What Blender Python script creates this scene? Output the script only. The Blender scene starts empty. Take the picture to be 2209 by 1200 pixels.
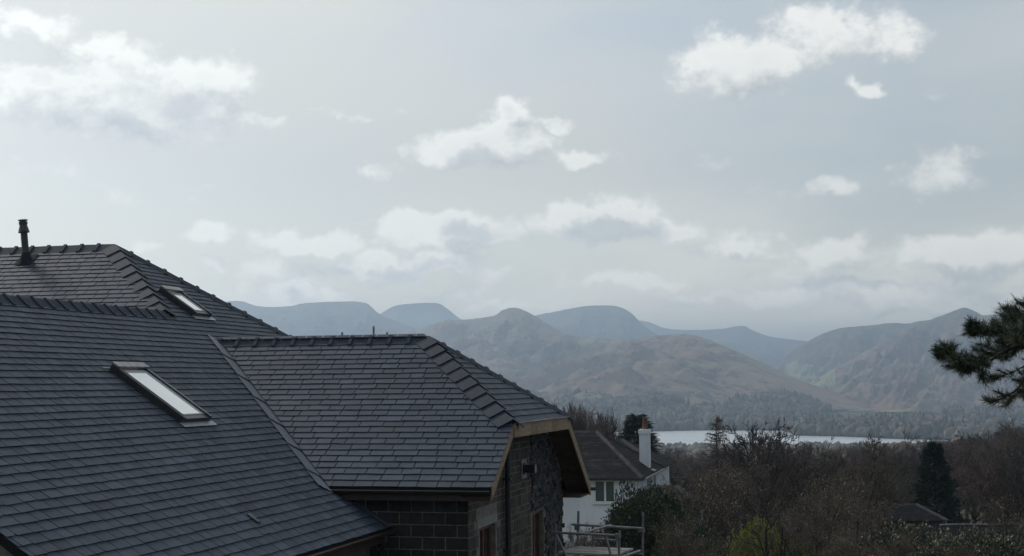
import bpy, math, random
import numpy as np
from mathutils import Vector, Matrix, noise

# ------------------------------------------------------------------ camera, sky, sun, exposure
SC = bpy.context.scene
COL = SC.collection
CZ = 6.5                                    # camera height above the ground by the new house
FPX, PIT, AZH, ROLL = 3102.857, 0.0739302, 0.2405316, -0.0084014
cam_data = bpy.data.cameras.new('camera')
cam_data.sensor_width = 36.0
cam_data.lens = 36.0 * FPX / 2209.0
cam_data.clip_start, cam_data.clip_end = 0.1, 60000
cam = bpy.data.objects.new('camera', cam_data)
COL.objects.link(cam)
cam.matrix_world = (Matrix.Translation((0, 0, CZ)) @ Matrix.Rotation(math.pi / 2 + PIT, 4, 'X')
                    @ Matrix.Rotation(ROLL, 4, 'Z'))
SC.camera = cam

SUN_AZ, SUN_EL = math.radians(-42), math.radians(38)      # azimuth from +Y towards +X
world = bpy.data.worlds.new('World')
SC.world = world
world.use_nodes = True
sun_data = bpy.data.lights.new('sun', 'SUN')
sun_data.energy = 2.0
sun_data.angle = math.radians(14.0)
sun_data.color = (1.0, 0.97, 0.92)
sun = bpy.data.objects.new('sun', sun_data)
COL.objects.link(sun)
sd = Vector((math.sin(SUN_AZ) * math.cos(SUN_EL), math.cos(SUN_AZ) * math.cos(SUN_EL), math.sin(SUN_EL)))
sun.rotation_euler = sd.to_track_quat('Z', 'Y').to_euler()
sun.location = (-60, 60, 90)
SC.view_settings.view_transform = 'Standard'
SC.view_settings.look = 'None'
SC.view_settings.exposure = 0.15
SC.view_settings.gamma = 1.0
SC.view_settings.use_curve_mapping = False
SC.cycles.use_denoising = True
SC.cycles.max_bounces = 4
SC.cycles.diffuse_bounces = 2
SC.cycles.volume_bounces = 0
SC.cycles.caustics_reflective = False
SC.cycles.caustics_refractive = False


def ray(x, y):
    """photograph position -> direction in the world, scaled so that its Y is 1"""
    dx, dy = x - 1104.5, y - 600.0
    a = dx * math.cos(ROLL) + dy * math.sin(ROLL)
    b = -dx * math.sin(ROLL) + dy * math.cos(ROLL)
    xc, zc = a / FPX, -b / FPX
    Y = math.cos(PIT) - zc * math.sin(PIT)
    Z = math.sin(PIT) + zc * math.cos(PIT)
    return Vector((xc / Y, 1.0, Z / Y))


def at(x, y, dist):
    return ray(x, y) * dist + Vector((0, 0, CZ))


def azel(x, y):
    d = ray(x, y).normalized()
    return math.atan2(d.x, d.y), math.asin(d.z)


# ---------- the world shader
class NT:
    def __init__(s, tree):
        s.t = tree

    def n(s, typ, **kw):
        nd = s.t.nodes.new(typ)
        for k, v in kw.items():
            setattr(nd, k, v)
        return nd

    def link(s, a, b):
        s.t.links.new(a, b)

    def put(s, sock, v):
        if hasattr(v, 'links') or isinstance(v, bpy.types.NodeSocket):
            s.t.links.new(v, sock)
        else:
            sock.default_value = v

    def math(s, op, a, b=None, c=None, clamp=False):
        nd = s.n('ShaderNodeMath', operation=op, use_clamp=clamp)
        s.put(nd.inputs[0], a)
        if b is not None:
            s.put(nd.inputs[1], b)
        if c is not None:
            s.put(nd.inputs[2], c)
        return nd.outputs[0]

    def vmath(s, op, a, b=None):
        nd = s.n('ShaderNodeVectorMath', operation=op)
        s.put(nd.inputs[0], a)
        if b is not None:
            s.put(nd.inputs[1], b)
        return nd.outputs['Value'] if op in ('LENGTH', 'DOT_PRODUCT', 'DISTANCE') else nd.outputs['Vector']

    def mapr(s, v, a, b, c=0.0, d=1.0, smooth=True):
        nd = s.n('ShaderNodeMapRange', interpolation_type='SMOOTHSTEP' if smooth else 'LINEAR')
        s.put(nd.inputs['Value'], v)
        nd.inputs['From Min'].default_value = a
        nd.inputs['From Max'].default_value = b
        nd.inputs['To Min'].default_value = c
        nd.inputs['To Max'].default_value = d
        return nd.outputs[0]

    def noise(s, vec, scale, detail=5, rough=0.55, dist=0.0, out='Fac'):
        nd = s.n('ShaderNodeTexNoise')
        if vec is not None:
            s.link(vec, nd.inputs['Vector'])
        nd.inputs['Scale'].default_value = scale
        nd.inputs['Detail'].default_value = detail
        nd.inputs['Roughness'].default_value = rough
        nd.inputs['Distortion'].default_value = dist
        return nd.outputs[out]

    def mix(s, f, a, b, blend='MIX'):
        nd = s.n('ShaderNodeMix', data_type='RGBA', blend_type=blend)
        s.put(nd.inputs[0], f)
        for k, v in ((6, a), (7, b)):
            if isinstance(v, (tuple, list)):
                nd.inputs[k].default_value = tuple(v) + ((1.0,) if len(v) == 3 else ())
            else:
                s.link(v, nd.inputs[k])
        return nd.outputs[2]

    def comb(s, x, y, z):
        nd = s.n('ShaderNodeCombineXYZ')
        for i, v in enumerate((x, y, z)):
            s.put(nd.inputs[i], v)
        return nd.outputs[0]


def build_sky():
    nt = NT(world.node_tree)
    world.node_tree.nodes.clear()
    out = nt.n('ShaderNodeOutputWorld')
    bg = nt.n('ShaderNodeBackground')
    nt.link(bg.outputs[0], out.inputs['Surface'])
    sky = nt.n('ShaderNodeTexSky', sky_type='NISHITA')
    sky.sun_disc = False
    sky.sun_elevation = SUN_EL
    sky.sun_rotation = SUN_AZ
    sky.air_density, sky.dust_density, sky.ozone_density = 1.0, 2.0, 1.0
    tc = nt.n('ShaderNodeTexCoord').outputs['Generated']
    sep = nt.n('ShaderNodeSeparateXYZ')
    nt.link(tc, sep.inputs[0])
    az = nt.math('ARCTAN2', sep.outputs[0], sep.outputs[1])
    el = nt.math('ARCSINE', sep.outputs[2])
    base = nt.comb(az, el, 0.0)
    # uneven edges: the position is pushed about by noise before the cloud masses are read
    w1 = nt.vmath('SUBTRACT', nt.noise(tc, 9.0, 2, 0.6, out='Color'), (0.5, 0.5, 0.5))
    w2 = nt.vmath('SUBTRACT', nt.noise(tc, 42.0, 3, 0.62, out='Color'), (0.5, 0.5, 0.5))
    warp = nt.vmath('ADD', nt.vmath('MULTIPLY', w1, (0.075, 0.045, 0)), nt.vmath('MULTIPLY', w2, (0.040, 0.028, 0)))
    pos = nt.vmath('ADD', base, warp)

    def masses(lst, vec):
        acc = None
        for (x, y, rx, ry, st) in lst:
            a, e = azel(x, y)
            nd = nt.n('ShaderNodeVectorMath', operation='MULTIPLY_ADD')
            nt.link(vec, nd.inputs[0])
            nd.inputs[1].default_value = (FPX / rx, FPX / ry, 0.0)
            nd.inputs[2].default_value = (-a * FPX / rx, -e * FPX / ry, 0.0)
            m = nt.mapr(nt.vmath('LENGTH', nd.outputs[0]), 0.15, 1.35, st, 0.0)
            acc = m if acc is None else nt.math('MAXIMUM', acc, m)
        return acc

    cl = [(300, 215, 300, 120, 1.0), (110, 200, 150, 90, .75), (430, 190, 120, 90, .9), (560, 270, 110, 36, .6), (60, 45, 130, 50, .62),
          (180, 100, 80, 60, .6), (1060, 325, 190, 66, .95), (1105, 255, 80, 55, .9), (1210, 275, 70, 28, .6),
          (1280, 350, 100, 34, .75), (1600, 125, 180, 80, .85), (1780, 80, 190, 70, .75), (1870, 180, 70, 30, .7),
          (1960, 60, 130, 60, .5), (950, 505, 190, 48, .92), (1290, 490, 190, 48, .98), (1440, 500, 110, 34, .7),
          (840, 565, 220, 42, .95), (670, 515, 110, 40, .8), (460, 510, 70, 26, .6), (465, 575, 70, 26, .6),
          (840, 360, 70, 34, .55), (1610, 535, 140, 48, .75), (1820, 550, 130, 50, .7), (2060, 545, 220, 62, .9),
          (1350, 612, 200, 26, .6), (1900, 620, 420, 32, .75), (640, 628, 150, 26, .7), (940, 632, 110, 20, .6),
          (1080, 655, 200, 16, .5), (2000, 375, 140, 70, .5), (1700, 592, 420, 46, .42), (2050, 610, 300, 50, .5), (1150, 600, 420, 34, .32), (640, 590, 320, 46, .36), (1900, 655, 330, 26, .5), (250, 420, 300, 50, .26), (1500, 330, 200, 40, .22), (2020, 195, 60, 30, .45), (1750, 400, 120, 30, .38),
          (760, 240, 180, 16, .38), (1600, 650, 300, 22, .55), (300, 522, 60, 18, .5)]
    dk = [(375, 250, 95, 50, 1.0), (240, 292, 70, 34, .8), (90, 160, 60, 40, .4), (1045, 352, 80, 26, .9), (1098, 258, 52, 34, .4), (1290, 506, 190, 30, 1.0),
          (1000, 515, 130, 26, .8), (855, 578, 130, 24, 1.0), (700, 578, 50, 22, .8), (1610, 556, 60, 22, .8),
          (1990, 570, 110, 26, .8), (1850, 608, 260, 22, .6), (640, 634, 60, 14, .5), (745, 628, 30, 16, .5),
          (2150, 560, 80, 26, .5), (1700, 1200, 1, 1, 0)]
    m = masses(cl, pos)
    # cloud cover carried on outside the photograph by the same kind of noise
    streak = nt.vmath('MULTIPLY', tc, (1.0, 1.0, 2.6))
    gen = nt.mapr(nt.noise(streak, 5.0, 3, 0.5), 0.56, 0.78, 0.0, 0.75)
    aout = nt.mapr(nt.math('ABSOLUTE', az), 0.36, 0.46, 0.0, 1.0)
    eout = nt.mapr(el, 0.27, 0.33, 0.0, 1.0)
    gen = nt.math('MULTIPLY', gen, nt.math('MAXIMUM', aout, eout))
    m = nt.math('MAXIMUM', m, gen)
    fine = nt.noise(nt.vmath('MULTIPLY', tc, (1, 1, 1.35)), 24.0, 6, 0.66, 0.0)
    wisp = nt.noise(nt.vmath('MULTIPLY', tc, (1, 1, 1.6)), 75.0, 4, 0.6, 0.0)
    dens_in = nt.math('ADD', m, nt.math('MULTIPLY', nt.math('SUBTRACT', fine, 0.5), 1.35))
    dens_in = nt.math('ADD', dens_in, nt.math('MULTIPLY', nt.math('SUBTRACT', wisp, 0.5), 0.28))
    dens = nt.mapr(dens_in, 0.18, 0.68)
    # second reading a little towards the sun: thin on that side = bright rim
    offs = nt.vmath('ADD', nt.vmath('MULTIPLY', tc, (1, 1, 1.35)), (-0.009, 0.0, 0.017))
    fine2 = nt.noise(offs, 24.0, 4, 0.6, 0.0)
    rim = nt.math('SUBTRACT', fine, fine2)
    m_up = masses([q for q in cl if q[4] >= 0.6], nt.vmath('ADD', pos, (-0.007, 0.016, 0.0)))
    grad = nt.math('SUBTRACT', m, m_up)
    thick = nt.mapr(dens_in, 0.50, 1.25)
    dmask = masses(dk, pos)
    dgen = nt.mapr(gen, 0.55, 0.75, 0.0, 0.8)
    dmask = nt.math('MAXIMUM', dmask, dgen)
    dark = nt.mapr(nt.math('ADD', dmask, nt.math('MULTIPLY', nt.math('SUBTRACT', fine, 0.5), 1.7)), 0.20, 1.05)
    dark = nt.math('MULTIPLY', dark, nt.mapr(dens, 0.3, 1.0))
    # thin high veil over the blue
    veil = nt.noise(nt.vmath('MULTIPLY', tc, (1.0, 1.0, 3.2)), 3.2, 4, 0.5, 0.0)
    veil = nt.mapr(veil, 0.30, 0.70, 0.42, 0.95)
    low = nt.mapr(el, 0.0, 0.11, 0.30, 0.0)
    veil = nt.math('ADD', veil, low, clamp=True)
    blue = nt.vmath('SCALE', sky.outputs[0])
    blue.node.inputs['Scale'].default_value = 0.095
    # the veil is lit by the sun behind it: brighter towards the sun, dimmer on the far side of the sky
    sdir = nt.vmath('DOT_PRODUCT', tc, tuple(sd))
    glow = nt.mapr(sdir, 0.35, 1.0, 0.0, 1.0, smooth=False)
    glow = nt.math('POWER', glow, 1.6)
    away = nt.mapr(sdir, 0.45, -0.55, 0.0, 1.0)
    veil_c = nt.mix(glow, (0.57, 0.60, 0.61), (0.82, 0.81, 0.755))
    hor = nt.mapr(el, 0.0, 0.16, 1.0, 0.0)
    veil_c = nt.mix(nt.math('MULTIPLY', hor, 0.85), veil_c, (1.72, 1.65, 1.42))
    c = nt.mix(veil, blue, veil_c)
    lum = nt.math('ADD', nt.math('ADD', 0.60, nt.math('MULTIPLY', rim, 2.6)), nt.math('MULTIPLY', grad, 1.2), clamp=True)
    white = nt.mix(lum, (0.43, 0.465, 0.51), (0.95, 0.955, 0.94))
    white = nt.mix(nt.math('MULTIPLY', thick, 0.45), white, (0.66, 0.69, 0.705))
    white = nt.mix(nt.math('MULTIPLY', hor, 0.75), white, nt.mix(lum, (0.94, 0.95, 0.94), (1.78, 1.72, 1.56)))
    white = nt.mix(nt.math('MULTIPLY', glow, 0.6), white, nt.mix(lum, (0.76, 0.79, 0.80), (1.26, 1.25, 1.20)))
    grey = nt.mix(nt.math('MULTIPLY', glow, 0.5), (0.42, 0.465, 0.52), (0.60, 0.625, 0.65))
    grey = nt.mix(nt.math('MULTIPLY', hor, 0.6), grey, (0.66, 0.70, 0.76))
    ccol = nt.mix(nt.math('MULTIPLY', dark, nt.mapr(glow, 0.05, 0.3, 0.9, 0.68)), white, grey)
    c = nt.mix(nt.math('MULTIPLY', dens, 0.88), c, ccol)
    c = nt.mix(nt.math('MULTIPLY', away, 0.6), c, (0.14, 0.20, 0.30))
    c = nt.mix(1.0, c, (1.01, 0.995, 0.955), 'MULTIPLY')
    nt.link(c, bg.inputs['Color'])
    bg.inputs['Strength'].default_value = 1.0
    world.cycles.sampling_method = 'MANUAL'
    world.cycles.sample_map_resolution = 160


build_sky()


# ------------------------------------------------------------------ helpers
def link(o, parent=None):
    COL.objects.link(o)
    if parent is not None:
        o.parent = parent
    return o


def tag(o, label=None, cat=None, group=None, kind=None):
    for k, v in (('label', label), ('category', cat), ('group', group), ('kind', kind)):
        if v:
            o[k] = v
    return o


def empty(name, loc=(0, 0, 0), rz=0.0, **kw):
    o = bpy.data.objects.new(name, None)
    o.location = loc
    o.rotation_euler = (0, 0, rz)
    o.empty_display_size = 0.3
    link(o)
    return tag(o, **kw)


class MB:
    """collects shapes for ONE mesh object"""
    def __init__(s):
        s.v, s.f, s.t = [], [], []

    def add(s, vs, fs, tone=0.5):
        o = len(s.v)
        s.v += [tuple(p) for p in vs]
        s.f += [tuple(i + o for i in f) for f in fs]
        s.t += [tone] * len(vs)

    def prism(s, bottom, top, tone=0.5):
        n = len(bottom)
        fs = [tuple(range(n - 1, -1, -1)), tuple(range(n, 2 * n))]
        fs += [(i, (i + 1) % n, n + (i + 1) % n, n + i) for i in range(n)]
        s.add(list(bottom) + list(top), fs, tone)

    def box(s, x0, x1, y0, y1, z0, z1, tone=0.5):
        s.prism([(x0, y0, z0), (x1, y0, z0), (x1, y1, z0), (x0, y1, z0)],
                [(x0, y0, z1), (x1, y0, z1), (x1, y1, z1), (x0, y1, z1)], tone)

    def obox(s, o, ex, ey, ez, tone=0.5):
        """box from corner o along three edge vectors"""
        o, ex, ey, ez = map(Vector, (o, ex, ey, ez))
        s.prism([o, o + ex, o + ex + ey, o + ey], [o + ez, o + ex + ez, o + ex + ey + ez, o + ey + ez], tone)

    def tube(s, pts, rad, n=8, caps=True, tone=0.5):
        pts = [Vector(p) for p in pts]
        if not isinstance(rad, (list, tuple)):
            rad = [rad] * len(pts)
        o = len(s.v)
        d = (pts[1] - pts[0]).normalized()
        a = d.orthogonal().normalized()
        for i, p in enumerate(pts):
            if i == 0:
                t = d
            elif i == len(pts) - 1:
                t = (pts[i] - pts[i - 1]).normalized()
            else:
                t = (pts[i + 1] - pts[i - 1]).normalized()
            a = (a - t * a.dot(t))
            a = a.normalized() if a.length > 1e-6 else t.orthogonal().normalized()
            b = t.cross(a)
            for k in range(n):
                an = 2 * math.pi * k / n
                s.v.append(tuple(p + (a * math.cos(an) + b * math.sin(an)) * rad[i]))
                s.t.append(tone)
        for i in range(len(pts) - 1):
            for k in range(n):
                k2 = (k + 1) % n
                s.f.append((o + i * n + k, o + i * n + k2, o + (i + 1) * n + k2, o + (i + 1) * n + k))
        if caps:
            s.f.append(tuple(o + k for k in range(n - 1, -1, -1)))
            s.f.append(tuple(o + (len(pts) - 1) * n + k for k in range(n)))

    def build(s, name, mat, parent=None, smooth=False, **kw):
        o = bpy.data.objects.new(name, s.mesh(name, mat, smooth))
        link(o, parent)
        return tag(o, **kw)

    def mesh(s, name, mat, smooth=False):
        me = bpy.data.meshes.new(name)
        me.from_pydata(s.v, [], s.f)
        at_ = me.attributes.new('tone', 'FLOAT', 'POINT')
        at_.data.foreach_set('value', s.t)
        if smooth:
            me.polygons.foreach_set('use_smooth', [True] * len(me.polygons))
        me.materials.append(mat)
        me.update()
        return me


def np_mesh(name, verts, faces, tone, mat, smooth=False):
    """verts (n,3), faces (m,k) equal sized polygons"""
    verts = np.ascontiguousarray(verts, dtype=np.float32)
    faces = np.ascontiguousarray(faces, dtype=np.int32)
    m, k = faces.shape
    me = bpy.data.meshes.new(name)
    me.vertices.add(len(verts))
    me.vertices.foreach_set('co', verts.ravel())
    me.loops.add(m * k)
    me.loops.foreach_set('vertex_index', faces.ravel())
    me.polygons.add(m)
    me.polygons.foreach_set('loop_start', np.arange(0, m * k, k, dtype=np.int32))
    if smooth:
        me.polygons.foreach_set('use_smooth', np.ones(m, dtype=bool))
    a = me.attributes.new('tone', 'FLOAT', 'POINT')
    t = np.full(len(verts), 0.5, np.float32) if tone is None else np.asarray(tone, np.float32)
    a.data.foreach_set('value', t)
    me.materials.append(mat)
    me.update(calc_edges=True)
    me.validate()
    return me


def np_obj(name, verts, faces, tone, mat, parent=None, smooth=False, **kw):
    o = bpy.data.objects.new(name, np_mesh(name, verts, faces, tone, mat, smooth))
    link(o, parent)
    return tag(o, **kw)


MATS = {}


def mat(name, c1, c2=None, scale=4.0, rough=0.8, spec=0.3, bump=0.0, bscale=None, tone=0.6, detail=5, metal=0.0,
        coords='Object', c3=None, stretch=(1, 1, 1), lo=0.38, hi=0.62):
    """procedural material: two or three base colours through noise, a per-piece tone, fine relief"""
    if name in MATS:
        return MATS[name]
    m = bpy.data.materials.new(name)
    m.use_nodes = True
    nt = NT(m.node_tree)
    b = m.node_tree.nodes['Principled BSDF']
    tc = nt.n('ShaderNodeTexCoord').outputs[coords]
    vec = nt.vmath('MULTIPLY', tc, stretch)
    f = nt.mapr(nt.noise(vec, scale, detail, 0.6), lo, hi)
    c = nt.mix(f, c1, c2 or c1)
    if c3:
        f3 = nt.mapr(nt.noise(vec, scale * 0.31, 4, 0.6), 0.5, 0.68)
        c = nt.mix(f3, c, c3)
    att = nt.n('ShaderNodeAttribute', attribute_name='tone').outputs['Fac']
    k = nt.math('ADD', 1.0 - tone * 0.5, nt.math('MULTIPLY', att, tone))
    sc = nt.vmath('SCALE', c)
    nt.link(k, sc.node.inputs['Scale'])
    nt.link(sc, b.inputs['Base Color'])
    b.inputs['Roughness'].default_value = rough
    b.inputs['Specular IOR Level'].default_value = spec
    b.inputs['Metallic'].default_value = metal
    if bump:
        bp = nt.n('ShaderNodeBump')
        bp.inputs['Strength'].default_value = bump
        bp.inputs['Distance'].default_value = 0.02
        nt.link(nt.noise(vec, bscale or scale * 4, 6, 0.65), bp.inputs['Height'])
        nt.link(bp.outputs[0], b.inputs['Normal'])
    MATS[name] = m
    return m


M_SLATE = mat('slate', (0.043, 0.057, 0.079), (0.054, 0.069, 0.092), 3.0, 0.68, 0.12, 0.25, 30, 0.5, c3=(0.045, 0.055, 0.076))
M_RIDGE = mat('ridge_clay', (0.030, 0.039, 0.054), (0.038, 0.048, 0.064), 8.0, 0.75, 0.12, 0.1, 60, 0.4)
M_UNDER = mat('underlay', (0.012, 0.013, 0.015), None, 5, 0.9, 0.1)
M_LEAD = mat('lead', (0.075, 0.092, 0.118), (0.10, 0.12, 0.148), 6.0, 0.55, 0.5, 0.2, 20, 0.4)
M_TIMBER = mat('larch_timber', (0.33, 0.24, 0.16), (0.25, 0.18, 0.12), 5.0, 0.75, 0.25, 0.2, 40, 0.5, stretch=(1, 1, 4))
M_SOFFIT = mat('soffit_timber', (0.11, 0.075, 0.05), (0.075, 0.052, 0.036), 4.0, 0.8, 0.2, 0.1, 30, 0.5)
M_BROWN = mat('brown_gutter', (0.060, 0.036, 0.026), (0.045, 0.028, 0.022), 6.0, 0.4, 0.5)
M_BLACK = mat('black_plastic', (0.012, 0.012, 0.013), (0.018, 0.018, 0.019), 6.0, 0.45, 0.5)
M_BLKMETAL = mat('black_metal', (0.016, 0.017, 0.018), (0.026, 0.027, 0.028), 8.0, 0.4, 0.5)
M_STEEL = mat('galvanised_steel', (0.26, 0.27, 0.28), (0.18, 0.18, 0.185), 7.0, 0.45, 0.5, 0.1, 40, 0.5, metal=0.55)
M_BLOCKSHADE = mat('concrete_block_shade', (0.026, 0.025, 0.027), (0.040, 0.037, 0.037), 9.0, 0.9, 0.15, 0.4, 70, 0.9)  # darker block copy: the shade on the camera-facing wall is in its colour
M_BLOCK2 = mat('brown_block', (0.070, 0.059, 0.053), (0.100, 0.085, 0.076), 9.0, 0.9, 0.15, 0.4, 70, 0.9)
M_MORTAR = mat('mortar', (0.24, 0.215, 0.19), (0.16, 0.145, 0.13), 7.0, 0.95, 0.1, 0.5, 80)
M_STONE = mat('slate_stone', (0.040, 0.046, 0.052), (0.068, 0.070, 0.068), 6.0, 0.85, 0.2, 0.5, 50, 1.2, c3=(0.055, 0.05, 0.042))
M_CONC = mat('concrete_lintel', (0.22, 0.21, 0.20), (0.28, 0.27, 0.26), 8.0, 0.9, 0.2, 0.3, 60)
M_WINTIM = mat('window_timber', (0.15, 0.055, 0.028), (0.11, 0.042, 0.022), 10.0, 0.5, 0.4)
M_RENDER = mat('white_render', (0.72, 0.75, 0.78), (0.64, 0.67, 0.70), 1.2, 0.85, 0.2, 0.2, 30, 0.3, stretch=(1, 1, .3))
M_WHITE = mat('white_paint', (0.74, 0.75, 0.75), (0.66, 0.67, 0.67), 6, 0.5, 0.4)
M_OLDSLATE = mat('old_mossy_slate', (0.013, 0.014, 0.018), (0.021, 0.022, 0.026), 3.0, 0.95, 0.05, 0.6, 12, 0.8,
                 c3=(0.032, 0.034, 0.027), stretch=(1.5, 1.5, 3))
M_CLAYPOT = mat('clay_pot', (0.16, 0.09, 0.058), (0.09, 0.055, 0.042), 9, 0.85, 0.2, 0.2, 30)
M_BARK = mat('bark', (0.034, 0.029, 0.027), (0.022, 0.020, 0.019), 5.0, 0.9, 0.2, 0.4, 25, 0.6)
M_TWIG = mat('twig', (0.060, 0.047, 0.041), (0.040, 0.033, 0.030), 0.7, 0.85, 0.25, tone=1.0)
M_TWIGRED = mat('reddish_twig', (0.112, 0.078, 0.066), (0.072, 0.054, 0.049), 0.6, 0.85, 0.25, tone=1.0)
M_TWIGOLIVE = mat('olive_twig', (0.082, 0.070, 0.052), (0.052, 0.046, 0.037), 0.7, 0.85, 0.25, tone=1.0)
M_BUD = mat('pale_bud', (0.27, 0.22, 0.15), (0.19, 0.15, 0.10), 2.0, 0.7, 0.3, tone=1.2)
M_EVERG = mat('evergreen_leaf', (0.018, 0.034, 0.016), (0.034, 0.050, 0.022), 1.4, 0.7, 0.2, tone=1.1)
M_CONIFER = mat('conifer_leaf', (0.014, 0.030, 0.020), (0.022, 0.044, 0.026), 1.2, 0.7, 0.25, tone=1.2)
M_NEEDLE = mat('pine_needle', (0.034, 0.054, 0.030), (0.052, 0.070, 0.036), 3.0, 0.55, 0.35, tone=1.1)
M_PINEBARK = mat('pine_bark', (0.085, 0.055, 0.040), (0.050, 0.036, 0.030), 9.0, 0.9, 0.2, 0.6, 30)
M_HEDGE = mat('golden_leaf', (0.26, 0.26, 0.035), (0.19, 0.21, 0.032), 2.0, 0.6, 0.3, tone=1.0)
M_RHODO = mat('rhododendron_leaf', (0.050, 0.056, 0.030), (0.075, 0.072, 0.042), 1.6, 0.5, 0.4, tone=1.3)


def mat_glass(name, base, rough, ior):
    m = bpy.data.materials.new(name)
    m.use_nodes = True
    b = m.node_tree.nodes['Principled BSDF']
    nt = NT(m.node_tree)
    tc = nt.n('ShaderNodeTexCoord').outputs['Object']
    c = nt.mix(nt.noise(tc, 3.0, 3), base, tuple(min(1, x * 0.85) for x in base))
    nt.link(c, b.inputs['Base Color'])
    b.inputs['Roughness'].default_value = rough
    b.inputs['IOR'].default_value = ior
    b.inputs['Specular IOR Level'].default_value = 0.8
    b.inputs['Coat Weight'].default_value = 1.0
    b.inputs['Coat Roughness'].default_value = 0.02
    return m


M_PANE = mat_glass('skylight_glass', (0.78, 0.82, 0.81), 0.06, 1.9)
M_GLASSDK = mat_glass('dark_glass', (0.015, 0.018, 0.020), 0.04, 1.5)
M_GLASSGREEN = mat_glass('green_curtained_glass', (0.045, 0.085, 0.080), 0.08, 1.45)


# ------------------------------------------------------------------ land
def sstep(a, b, x):
    t = max(0.0, min(1.0, (x - a) / (b - a)))
    return t * t * (3 - 2 * t)


LAKE_Z = -63.5
PROF = [(0, 0), (44, 0), (60, -2.2), (84, -4.8), (150, -9.6), (300, -20), (600, -34), (1000, -48), (1500, -62.0), (1600, -63.2), (2400, -61), (4200, -54), (9000, -40), (20000, -30)]


def near_shore(a):
    # a = X / Y ; distance of the near edge of the lake
    return 1610 + 25 * math.sin(a * 23)


def far_shore(a):
    if a < -0.2:
        return 2120 - (-0.2 - a) / 0.15 * 600
    if a < 0.188:
        return 2120 + 18 * math.sin(a * 60)
    if a < 0.196:
        return 2120 - (a - 0.188) / 0.008 * 215
    return max(0, 1905 - (a - 0.196) * 2000 + 10 * math.sin(a * 90))


def in_lake(x, y):
    if y < 1300 or y > 2500:
        return -1e9
    a = x / y
    if a < -0.35 or a > 0.36:
        return -1e9
    n, f = near_shore(a), far_shore(a)
    if f <= n:
        return -1e9
    return min(y - n, f - y)


def gz(x, y):
    r = math.hypot(x, y)
    for (r0, z0), (r1, z1) in zip(PROF, PROF[1:]):
        if r <= r1:
            z = z0 + (z1 - z0) * (r - r0) / (r1 - r0)
            break
    else:
        z = PROF[-1][1]
    if y < 0:
        z = z * (1 - sstep(0, -200, y)) + sstep(0, -400, y) * 12
    # rising wooded bank on the right
    z += 12.0 * math.exp(-((x - 190) / 95) ** 2 - ((y - 380) / 170) ** 2)
    if r > 30:
        z += (noise.noise((x / 60, y / 60, 3.3))) * min(0.5, r / 400)
    d = in_lake(x, y)
    if d > -60:
        z += (LAKE_Z - 3.0 - z) * sstep(-60, 40, d)
        if d < 0:
            z = max(z, LAKE_Z + 0.15)
    elif r > 1500:
        z = max(z, LAKE_Z + 0.5)
    return z


def build_ground():
    rs = list(np.concatenate([np.linspace(0.5, 40, 12), np.geomspace(44, 1400, 60), np.linspace(1420, 2500, 90),
                              np.geomspace(2560, 12500, 26)]))
    th = list(np.concatenate([np.linspace(-math.pi, -0.45, 30)[:-1], np.linspace(-0.45, 0.45, 150), np.linspace(0.45, math.pi, 30)[1:-1]]))
    nr, ntn = len(rs), len(th)
    vs = [(0.0, 0.0, gz(0, 0))]
    for r in rs:
        for t in th:
            x, y = r * math.sin(t), r * math.cos(t)
            vs.append((x, y, gz(x, y)))
    fs = []
    for j in range(ntn):
        fs.append((0, 1 + (j + 1) % ntn, 1 + j))
    for i in range(nr - 1):
        for j in range(ntn):
            j2 = (j + 1) % ntn
            a, b = 1 + i * ntn + j, 1 + i * ntn + j2
            fs.append((a, b, b + ntn, a + ntn))
    mb = MB()
    mb.add(vs, fs)
    m = mat('ground_grass', (0.070, 0.075, 0.035), (0.055, 0.048, 0.032), 0.02, 0.95, 0.1, 0.0, c3=(0.075, 0.062, 0.045), tone=0.0)
    return mb.build('ground', m, smooth=True, kind='structure')


build_ground()

# water
lk = MB()
pts = []
for i in range(60):
    a = -0.34 + i * (0.34 + 0.33) / 59
    pts.append((a * (near_shore(a) - 60), near_shore(a) - 60, LAKE_Z))
for i in range(59, -1, -1):
    a = -0.34 + i * (0.34 + 0.33) / 59
    f = max(far_shore(a) + 40, near_shore(a))
    pts.append((a * f, f, LAKE_Z))
lk.add(pts, [tuple(range(len(pts)))])
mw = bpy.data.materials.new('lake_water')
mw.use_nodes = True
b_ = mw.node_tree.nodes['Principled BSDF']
b_.inputs['Base Color'].default_value = (0.46, 0.50, 0.53, 1)  # glare off the ripples is put into this pale base colour
b_.inputs['Roughness'].default_value = 0.3
b_.inputs['IOR'].default_value = 1.7
ntw = NT(mw.node_tree)
bpw = ntw.n('ShaderNodeBump')
bpw.inputs['Strength'].default_value = 0.8
bpw.inputs['Distance'].default_value = 1.0
ntw.link(ntw.noise(ntw.vmath('MULTIPLY', ntw.n('ShaderNodeTexCoord').outputs['Object'], (0.06, 0.20, 1)), 1.0, 6, 0.6), bpw.inputs['Height'])
ntw.link(bpw.outputs[0], b_.inputs['Normal'])
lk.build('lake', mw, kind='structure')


def fbm(x, y, z, o=5):
    return noise.fractal((x, y, z), 0.9, 2.1, o)


def ridged(x, y, z):
    return 1.0 - abs(noise.fractal((x, y, z), 0.9, 2.1, 4)) * 2.0


FELL_MATS = {}


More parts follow.
